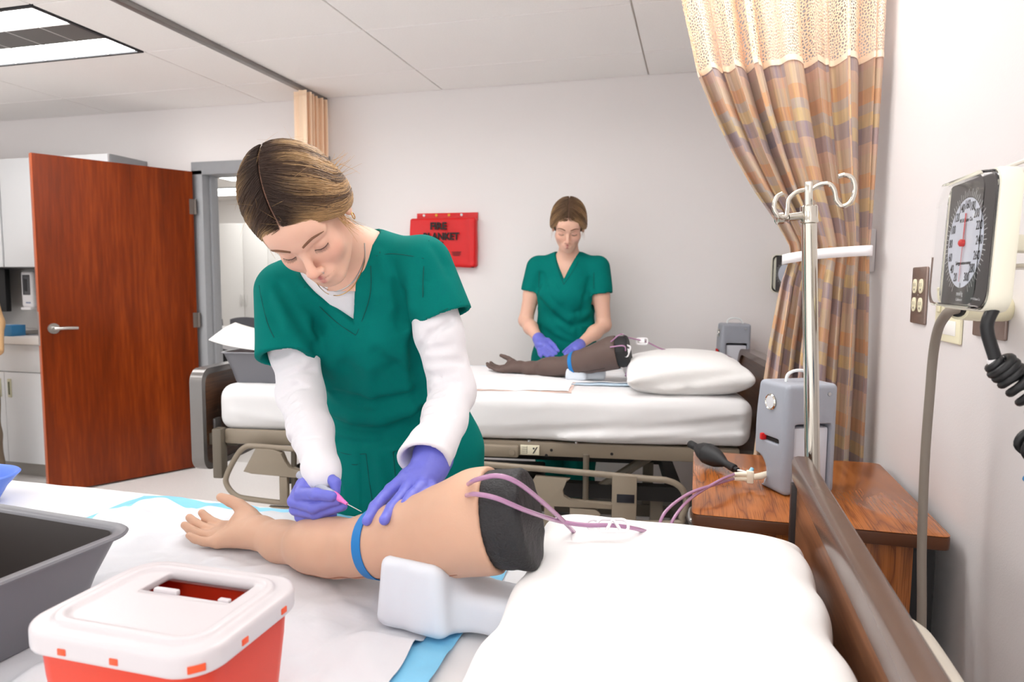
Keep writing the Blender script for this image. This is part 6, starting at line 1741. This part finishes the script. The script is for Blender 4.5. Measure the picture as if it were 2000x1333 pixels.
_fp = [  # photograph polylines of the larger folds: width, depth (+ groove, - ridge)
  ([(645, 822), (690, 842), (740, 846), (795, 828), (835, 800)], .014, .013), ([(640, 795), (690, 815), (740, 818), (800, 800), (835, 775)], .016, -.013),
  ([(655, 770), (700, 782), (750, 784), (810, 768)], .012, .007), ([(660, 862), (700, 868), (745, 862), (800, 845), (840, 828)], .011, .007), ([(770, 880), (820, 850), (845, 835)], .010, -.006),
  ([(630, 780), (600, 735), (565, 690)], .013, .008), ([(640, 760), (612, 712), (585, 670)], .013, -.006), ([(805, 660), (812, 720), (822, 790)], .014, .007), ([(790, 690), (800, 760)], .014, -.006),
  ([(735, 690), (770, 715), (800, 745)], .014, .006), ([(720, 720), (726, 790)], .018, -.006), ([(690, 650), (675, 720), (668, 780)], .018, .005),
  ([(765, 520), (778, 570), (782, 630)], .014, .006), ([(800, 540), (806, 600), (800, 660)], .013, -.006), ([(826, 515), (830, 545)], .010, .006), ([(740, 500), (760, 540), (770, 600)], .012, -.005),
  ([(848, 485), (868, 515), (874, 535)], .011, .004),
  ([(545, 560), (575, 610), (590, 640)], .012, .006), ([(522, 580), (535, 620), (545, 645)], .011, .005), ([(600, 620), (612, 660), (622, 690)], .011, -.005), ([(640, 600), (620, 640), (612, 680)], .013, .005),
  ([(655, 900), (660, 950), (668, 985)], .012, .005), ([(740, 900), (750, 950), (745, 990)], .014, -.005)]
_f = []
for pts, w_, dep in _fp:
    h_ = [hit(x, y, scrub1) for x, y in pts]
    _f += [(h_[k], h_[k+1], w_, dep*(1.7 if abs(dep) > .0065 else 1.3)) for k in range(len(h_)-1)]
FOLD1 = _f
sdf_obj('scrub_top', scrub1, (-1.04, 1.12, .53), (-.40, 1.86, 1.46), .0040, M_scrub, p1_, extra=.006)
M_seam = mat('teal seam', srgb(0, 74, 68), .9)
def seam(person, fn, pts, Y0, Y1, r=.0009, name='seam', n=5):
    h_ = [Vector(hit(x, y, fn, Y0, Y1, 700, .0004)) for x, y in pts]
    return G().tube(catmull(h_, n), r, n=5).build(name, M_seam, person)
for pts in ([(718, 448), (724, 520), (722, 580), (700, 645), (694, 655)], [(594, 560), (625, 600), (660, 632), (694, 655)],              # neck band
            [(838, 470), (828, 520), (826, 580), (828, 635)], [(506, 558), (512, 590), (522, 630), (535, 660)],                            # armholes
            [(735, 500), (765, 496), (800, 500), (828, 505)], [(742, 452), (742, 495)],                                                    # yoke
            [(832, 622), (868, 606), (900, 590)], [(518, 684), (550, 684), (582, 680)],                                                      # sleeve hems
            [(655, 880), (680, 888), (715, 887)], [(715, 887), (720, 930), (727, 980)], [(660, 898), (690, 908), (704, 906)],              # pocket
            [(768, 883), (800, 873), (826, 866)], [(768, 883), (772, 930)]):
    seam(p1_, scrub1, pts, 1.1, 1.7)
def pants(cx, cy, dx=.085, zt=.62):
    def fn(p):
        d = None
        for sx in (-1, 1):
            e = s_chain(p, [(cx+sx*dx, cy, zt), (cx+sx*(dx+.005), cy+.02, .35), (cx+sx*(dx+.005), cy+.045, .05)], [.105, .082, .078], .03); d = e if d is None else smin(d, e, .03)
        return np.maximum(d, .03-p[:, 2])+.004*fbm(p*11.0, 2)
    return fn
sdf_obj('scrub_trousers', pants(-.735, 1.645), (-1.0, 1.45, .0), (-.46, 1.86, .80), .010, M_scrub, p1_)
def shoes(person, cx, cy, dx, m):
    for sx in (-1, 1):
        x = cx+sx*dx
        def fn(p): return np.maximum(smin(s_ell(p, (x, cy-.05, .045), (.045, .12, .045)), s_ell(p, (x, cy+.04, .055), (.042, .06, .055)), .03), .002-p[:, 2])
        sdf_obj('shoe', fn, (x-.08, cy-.2, -.01), (x+.08, cy+.14, .14), .008, m, person)
shoes(p1_, -.735, 1.69, .09, mat('white shoe', srgb(224, 224, 226), .5))
# necklace following the neck
nk = [at(712, 475, 1.315), at(712, 505, 1.30), at(700, 535, 1.287), at(684, 556, 1.279), at(662, 568, 1.272), at(640, 566, 1.274), at(622, 552, 1.282), at(612, 535, 1.30)]
def to_skin(pts, fn, off):
    out = []
    for q in pts:
        d_ = Vector(q)-Vector((0, 0, CAM_Z)); d_.normalize(); k = np.linspace(-.10, .10, 120)
        P_ = np.array([Vector(q)+d_*t_ for t_ in k]); v = fn(P_.astype(np.float32)); i = np.argmax(v < off)
        out.append(Vector(P_[i]))
    return out
bodyskin = lambda p: np.minimum(b1_top(p), tee_body(p))
G().tube(catmull(to_skin(nk, bodyskin, .0015), 5), .0014, n=6).build('necklace', M_steel, p1_)
nk2 = [q+np.array((.0, 0, -.004-.006*math.sin(i/7*PI))) for i, q in enumerate(nk)]
G().tube(catmull(to_skin(nk2, bodyskin, .0012), 5), .0009, n=6).build('necklace', mat('gold', (0, 0, 0)), p1_)

# ---- gloves
def glove(person, pts_r, palm, cuff, lo, hi, h=.0022, wr=(), k=.0028):
    def fn(p):
        d = None
        for c, r, Rm in palm: 
            e = s_ell(p, c, r, Rm); d = e if d is None else smin(d, e, .012)
        for pts, r in pts_r: d = smin(d, s_chain(p, pts, r, .004), k)
        for a, b, r0, r1 in cuff: d = smin(d, s_cap(p, a, b, r0, r1), .012)
        for a, b, w_, dep in wr: d = d+crease(p, a, b, w_, dep)
        return d+.0005*fbm(p*90.0, 2)
    return sdf_obj('glove', fn, lo, hi, h, M_glove, person)
# her right hand gripping the syringe (image left)
cR = at(606, 966, 1.140)
gl = glove(p1_, [
    ([at(612, 935, 1.15), at(636, 928, 1.140), at(655, 944, 1.128), at(656, 962, 1.122)], [.0125, .0112, .0102, .0088]),                # index, over the top
    ([at(592, 948, 1.138), at(588, 966, 1.112), at(618, 966, 1.096), at(648, 970, 1.094)], [.0145, .0135, .0115, .0092]),               # thumb
    ([at(586, 955, 1.150), at(573, 980, 1.118), at(612, 992, 1.100), at(660, 978, 1.104)], [.0130, .0115, .0108, .0090]),               # middle
    ([at(588, 965, 1.158), at(577, 996, 1.126), at(616, 1005, 1.108), at(670, 989, 1.110)], [.0125, .0112, .0105, .0090]),              # ring
    ([at(592, 975, 1.160), at(586, 1010, 1.132), at(612, 1017, 1.118), at(650, 1006, 1.118)], [.0115, .0102, .0098, .0082])],            # little
    [(cR, (.027, .030, .038), None), (at(600, 985, 1.150), (.030, .026, .030), None), (at(620, 942, 1.15), (.026, .022, .020), None)],
    [(at(622, 925, 1.158), at(612, 950, 1.15), .026, .026)],
    (-.85, 1.03, .78), (-.58, 1.24, .98), wr=[(at(600, 972, 1.09), at(640, 978, 1.083), .0022, .0012), (at(622, 962, 1.086), at(630, 972, 1.083), .0018, .001), (at(634, 962, 1.085), at(640, 974, 1.083), .0018, .001), (at(612, 946, 1.10), at(628, 940, 1.11), .002, .0012)])
# her left hand resting on the arm (image right)
glove(p1_, [
    ([at(790, 938, 1.130), at(763, 958, 1.108), at(733, 990, 1.062), at(717, 1018, 1.026)], [.0150, .0120, .0106, .0090]),               # index
    ([at(806, 940, 1.125), at(793, 960, 1.100), at(766, 992, 1.045), at(751, 1016, 1.004)], [.0150, .0122, .0108, .0092]),               # middle
    ([at(824, 940, 1.128), at(822, 953, 1.098), at(803, 970, 1.066), at(793, 984, 1.042)], [.0140, .0118, .0106, .0092]),                # ring
    ([at(838, 940, 1.140), at(842, 955, 1.115), at(832, 966, 1.090), at(826, 970, 1.075)], [.0130, .0105, .0095, .0080])],               # little
    [(at(815, 935, 1.140), (.038, .032, .024), None), (at(835, 925, 1.155), (.032, .030, .026), None)],
    [(at(846, 900, 1.180), at(830, 930, 1.150), .031, .030), (at(846, 892, 1.190), at(841, 906, 1.174), .040, .036)],
    (-.62, .96, .82), (-.42, 1.24, 1.00), wr=[(at(800, 915, 1.125), at(858, 925, 1.135), .0018, .0014), (at(795, 922, 1.122), at(855, 938, 1.13), .0018, .0013), (at(812, 905, 1.14), at(862, 912, 1.15), .0018, .0014), (at(722, 1004, 1.018), at(730, 1012, 1.015), .0015, .0007)])
# ---- syringe
sy = thing('syringe', 'clear syringe with a pink hub and bare needle in the gloved hand', 'syringe', tuple(at(640, 965, 1.10)))
s0, s1, s2, s3 = at(584, 927, 1.142), at(655, 969, 1.104), at(678, 985, 1.092), at(706, 1000, 1.080)
M_syr = mat('clear syringe', srgb(222, 226, 236), .15, trans=.55, ior=1.2)
G().tube([Vector(s0+(s1-s0)*t_) for t_ in (0, .02, .5, .98, 1)], [.0072, .0078, .0072, .0070, .005], n=18).build('barrel', M_syr, sy)
G().tube([Vector(s0+(s1-s0)*t_) for t_ in (.45, 1.0)], [.0055, .0055], n=14).build('plunger', mat('plunger grey', srgb(205, 206, 214), .3), sy)
G().tube([Vector(s1+(s2-s1)*t_) for t_ in (-.15, 0, .4, .6, 1)], [.0068, .0072, .0055, .0042, .0026], n=14).build('hub', mat('pink hub', srgb(236, 120, 196), .35), sy)
G().tube([Vector(s2), Vector(s3)], [.0010, .0007], n=8).build('needle', M_steel, sy)
# =========================================================== second nurse (behind the far bed)
p2_ = thing('person', 'person in teal scrubs with bare forearms standing behind the far bed', 'person', (-.68, 3.66, 0))
HR2 = np.array([[-.9836, .1449, .1073], [-.1778, -.879, -.4424], [.0302, -.4542, .8904]]); HT2 = V3(-.655, 3.499, 1.579); HS2 = 1.04
loc2 = to_local(HR2, HT2, HS2)
R2, L2 = V3(-.838, 3.60, 1.372), V3(-.512, 3.60, 1.370); E2R, E2L = V3(-.898, 3.585, 1.085), V3(-.474, 3.585, 1.070); W2R, W2L = at(1052, 662, 3.40), at(1132, 674, 3.40)
N2 = V3(-.668, 3.60, 1.425); T2 = np.array((1.0, 0, 0))
def torso2(p, g=0.0):
    S_ = [((-.685, 3.65, .55), .16, .095), ((-.685, 3.645, .90), .165, .10), ((-.685, 3.625, 1.08), .125, .085), ((-.680, 3.605, 1.25), .145, .098), ((-.675, 3.60, 1.36), .14, .070), ((-.668, 3.60, 1.41), .07, .05)]
    d = s_loft(p, [(c, a+g, b+g) for c, a, b in S_], T2, .05)
    d = smin(d, s_cap(p, R2+V3(.03, 0, -.005), N2+V3(-.03, 0, -.02), .045+g*.7, .042+g*.4), .03)
    return smin(d, s_cap(p, L2+V3(-.03, 0, -.005), N2+V3(.03, 0, -.02), .045+g*.7, .042+g*.4), .03)
def b2(p):
    a = HR2 @ (V3(0, -.022, -.045)*HS2)+HT2
    d = smin(head_fn(loc2(p))*HS2, s_cap(p, a, N2+V3(0, 0, -.03), .048, .054), .022)
    return smin(d, torso2(p, -.006), .03)
def b2arm(p):
    d = torso2(p, -.006)
    for s_, e_, w_ in ((R2, E2R, W2R), (L2, E2L, W2L)):
        d = smin(d, s_chain(p, [s_, s_*.5+e_*.5, e_, e_*.6+w_*.4, w_], [.046, .044, .037, .037, .024], .02), .03)
    for sx in (-1, 1): d = smin(d, s_chain(p, [(-.685+sx*.08, 3.65, .85), (-.685+sx*.085, 3.66, .45), (-.685+sx*.085, 3.69, .09)], [.08, .05, .04], .03), .05)
    return d
person_body(p2_, [(b2, (-.88, 3.32, 1.26), (-.44, 3.80, 1.80), .0042, lambda v: head_col(loc2(v))), (lambda p: np.maximum(b2arm(p), p[:, 2]-1.28), (-1.0, 3.32, .05), (-.38, 3.86, 1.31), .009, skin_flat)])
add_head(p2_, HR2, HT2, HS2, srgb(96, 72, 52), srgb(140, 108, 76), srgb(186, 150, 106), 600, 'hair', wisps=30, seed=9, res_hair=.006, hw=.0017)
V2A = at(1102, 546, 3.49)
def scrub2(p):
    S_ = [((-.685, 3.655, .62), .195, .125), ((-.685, 3.648, .88), .185, .118), ((-.685, 3.625, 1.05), .145, .104), ((-.680, 3.605, 1.22), .158, .112), ((-.675, 3.60, 1.34), .152, .085), ((-.668, 3.60, 1.40), .085, .06)]
    d = s_loft(p, S_, T2, .045)
    d = smin(d, s_ell(p, V3(-.735, 3.525, 1.235), (.06, .045, .06)), .05); d = smin(d, s_ell(p, V3(-.63, 3.525, 1.235), (.06, .045, .06)), .05)
    d = smin(d, s_cap(p, R2+V3(.02, 0, .0), N2+V3(-.05, 0, -.015), .056, .044), .03)
    d = smin(d, s_cap(p, L2+V3(-.02, 0, .0), N2+V3(.05, 0, -.015), .056, .044), .03)
    for s_, e_, r1 in ((R2, E2R, .062), (L2, E2L, .066)):
        h_ = s_+(e_-s_)*.47+V3(0, -.005, 0); ax_ = (h_-s_)/np.linalg.norm(h_-s_)
        sl = s_seg(p, s_, h_+ax_*.03, .062, .062, r1, r1*.9, T2); sl = smax(sl, (p-np.asarray(h_, np.float32)) @ np.asarray(ax_, np.float32), .003)
        d = smin(d, sl, .02)
        d = smax(d, -s_seg(p, h_-ax_*.035, h_+ax_*.05, r1-.012, r1-.014, r1-.007, r1*.9-.007, T2), .002)
    q = p-np.asarray(V2A, np.float32); wd = (np.abs(q[:, 0]+.005)-.44*np.maximum(q[:, 2], -.2))/1.09
    front = 3.585-p[:, 1]
    d = d-.0018*np.clip((.030-wd)/.004, 0, 1)*(front > 0)*(q[:, 2] > -.03)
    d = np.where(front > -.02, smax(d, -wd, .003), d)
    d = smax(d, -s_cap(p, N2+V3(0, .01, -.05), N2+V3(0, .02, .12), .062, .07), .006)
    for a, b, w_, dep in FOLD2: d = d+crease(p, a, b, w_, dep)
    return d+.003*fbm(p*np.float32([8, 8, 9]), 2)
FOLD2 = []
_fp2 = [([(1058, 588), (1085, 622), (1115, 640), (1150, 628)], .016, .012), ([(1056, 572), (1082, 602), (1112, 622), (1148, 612)], .018, -.010), ([(1066, 610), (1090, 645), (1120, 662)], .014, .008), ([(1126, 610), (1128, 645), (1130, 680)], .012, .008),
        ([(1132, 632), (1155, 650)], .012, .008), ([(1064, 645), (1090, 664), (1118, 672)], .013, .008), ([(1152, 545), (1142, 580), (1136, 615)], .014, .007), ([(1058, 535), (1066, 560), (1076, 585)], .014, .007), ([(1085, 560), (1095, 590)], .014, -.006)]
_f = []
for pts, w_, dep in _fp2:
    h_ = [hit(x, y, scrub2, 3.3, 3.9) for x, y in pts]
    _f += [(h_[k], h_[k+1], w_, dep) for k in range(len(h_)-1)]
FOLD2 = _f
sdf_obj('scrub_top', scrub2, (-.99, 3.40, .60), (-.36, 3.85, 1.50), .0055, M_scrub, p2_, extra=.006)
sdf_obj('scrub_trousers', pants(-.685, 3.65, .08, .70), (-.95, 3.45, .0), (-.42, 3.86, .88), .012, M_scrub, p2_)
for pts in ([(1084, 492), (1088, 520), (1101, 556)], [(1134, 494), (1125, 520), (1101, 556)], [(1050, 500), (1053, 530), (1052, 562)], [(1162, 505), (1160, 535), (1160, 565)]): seam(p2_, scrub2, pts, 3.3, 3.9, .0013)
shoes(p2_, -.685, 3.69, .085, MATS['white shoe'])
glove(p2_, [([at(1064, 672, 3.36), at(1078, 685, 3.30), at(1086, 691, 3.26)], [.014, .012, .009]), ([at(1060, 676, 3.36), at(1072, 690, 3.29), at(1080, 696, 3.25)], [.014, .012, .009]), ([at(1056, 680, 3.36), at(1064, 692, 3.29), at(1070, 697, 3.25)], [.014, .011, .009]),
            ([at(1052, 678, 3.36), at(1054, 692, 3.30), at(1057, 697, 3.27)], [.013, .010, .008]), ([at(1070, 665, 3.38), at(1082, 675, 3.33), at(1090, 686, 3.29)], [.014, .011, .009])],
      [(at(1060, 674, 3.37), (.040, .045, .030), None)], [(W2R, at(1058, 672, 3.38), .033, .036)], (-.90, 3.18, .84), (-.60, 3.48, 1.08), h=.005)
glove(p2_, [([at(1122, 680, 3.35), at(1112, 687, 3.30), at(1104, 692, 3.26)], [.014, .012, .009]), ([at(1126, 683, 3.35), at(1114, 691, 3.29), at(1106, 697, 3.25)], [.014, .012, .009]), ([at(1130, 686, 3.35), at(1120, 695, 3.28), at(1112, 700, 3.24)], [.013, .011, .009]),
            ([at(1134, 688, 3.35), at(1128, 698, 3.28), at(1122, 703, 3.24)], [.013, .010, .008]), ([at(1118, 676, 3.37), at(1108, 683, 3.33), at(1101, 688, 3.30)], [.013, .011, .009])],
      [(at(1126, 681, 3.36), (.040, .045, .026), None)], [(W2L, at(1128, 679, 3.37), .031, .034)], (-.70, 3.16, .84), (-.46, 3.48, 1.06), h=.005)

# =========================================================== third person, only a sleeve and hand inside the frame
p3_ = thing('person', 'person in a tan top at the left edge, only a sleeve and hand in view', 'person', (-4.165, 3.02, 0))
HR3 = np.array([[-1, 0, 0], [0, -.94, -.34], [0, -.34, .94]]); HT3 = V3(-4.165, 2.96, 1.60); loc3 = to_local(HR3, HT3, 1.0)
S3, E3, W3 = V3(-4.02, 3.02, 1.34), V3(-3.985, 3.06, 1.03), V3(-3.882, 2.97, .850)
S3b, E3b, W3b = V3(-4.33, 3.02, 1.34), V3(-4.37, 3.03, 1.05), V3(-4.34, 2.97, .835)
HND = [([W3, W3+V3(.004, -.01, -.045), W3+V3(.006, -.022, -.085)], [.026, .030, .024])]
def b3(p):
    d = smin(head_fn(loc3(p)), s_cap(p, (-4.165, 2.99, 1.54), (-4.165, 3.02, 1.40), .05, .056), .022)
    d = smin(d, s_loft(p, [((-4.165, 3.02, .85), .15, .10), ((-4.165, 3.02, 1.08), .13, .09), ((-4.165, 3.02, 1.33), .15, .08)], (1, 0, 0), .04), .03)
    for s_, e_, w_, sg in ((S3, E3, W3, 1), (S3b, E3b, W3b, -1)):
        d = smin(d, s_chain(p, [s_, e_, w_], [.045, .036, .025], .02), .03)
        d = smin(d, s_ell(p, w_+V3(.002, -.012, -.055), (.020, .036, .045)), .012)
        for k in range(4): d = smin(d, s_chain(p, [w_+V3(.004, -.040+.018*k, -.085), w_+V3(.0, -.048+.020*k, -.120), w_+V3(-.010*sg, -.045+.020*k, -.150+.006*abs(k-1))], [.0095, .0085, .007], .004), .006)
        d = smin(d, s_chain(p, [w_+V3(0, -.035, -.03), w_+V3(-.01*sg, -.062, -.065), w_+V3(-.014*sg, -.066, -.095)], [.012, .010, .008], .004), .008)
    for sx in (-1, 1): d = smin(d, s_chain(p, [(-4.165+sx*.08, 3.02, .85), (-4.165+sx*.085, 3.03, .45), (-4.165+sx*.085, 3.05, .09)], [.08, .05, .04], .03), .05)
    return d
person_body(p3_, [(b3, (-4.555, 2.80, .05), (-3.835, 3.20, 1.80), .0065, lambda v: head_col(loc3(v)))])
add_head(p3_, HR3, HT3, 1.0, srgb(60, 44, 34), srgb(90, 66, 48), srgb(120, 90, 64), 200, 'hair', seed=3, res_hair=.008, hw=.002)
M_tan = mat('tan cotton', srgb(206, 168, 122), .85, bump=.15, bscale=400)
def top3(p):
    d = s_loft(p, [((-4.165, 3.02, .74), .185, .13), ((-4.165, 3.02, 1.05), .16, .115), ((-4.165, 3.02, 1.34), .17, .095)], (1, 0, 0), .04)
    for s_, e_, w_ in ((S3, E3, W3), (S3b, E3b, W3b)):
        wv = w_+(e_-w_)*.10; ax_ = (w_-e_)/np.linalg.norm(w_-e_)
        d = smin(d, smax(s_chain(p, [s_, e_, wv], [.062, .052, .046], .02), (p-np.asarray(wv, np.float32)) @ np.asarray(ax_, np.float32), .003), .02)
    return smax(d, -s_cap(p, (-4.165, 3.01, 1.40), (-4.165, 3.0, 1.6), .065, .075), .005)+.003*fbm(p*12.0, 2)
sdf_obj('tan_top', top3, (-4.575, 2.80, .60), (-3.815, 3.24, 1.48), .009, M_tan, p3_)
sdf_obj('trousers', pants(-4.165, 3.02, .08, .72), (-4.505, 2.84, 0), (-3.915, 3.26, .90), .014, mat('khaki trousers', srgb(120, 106, 88), .85), p3_)
shoes(p3_, -4.165, 3.05, .085, MATS['white shoe'])
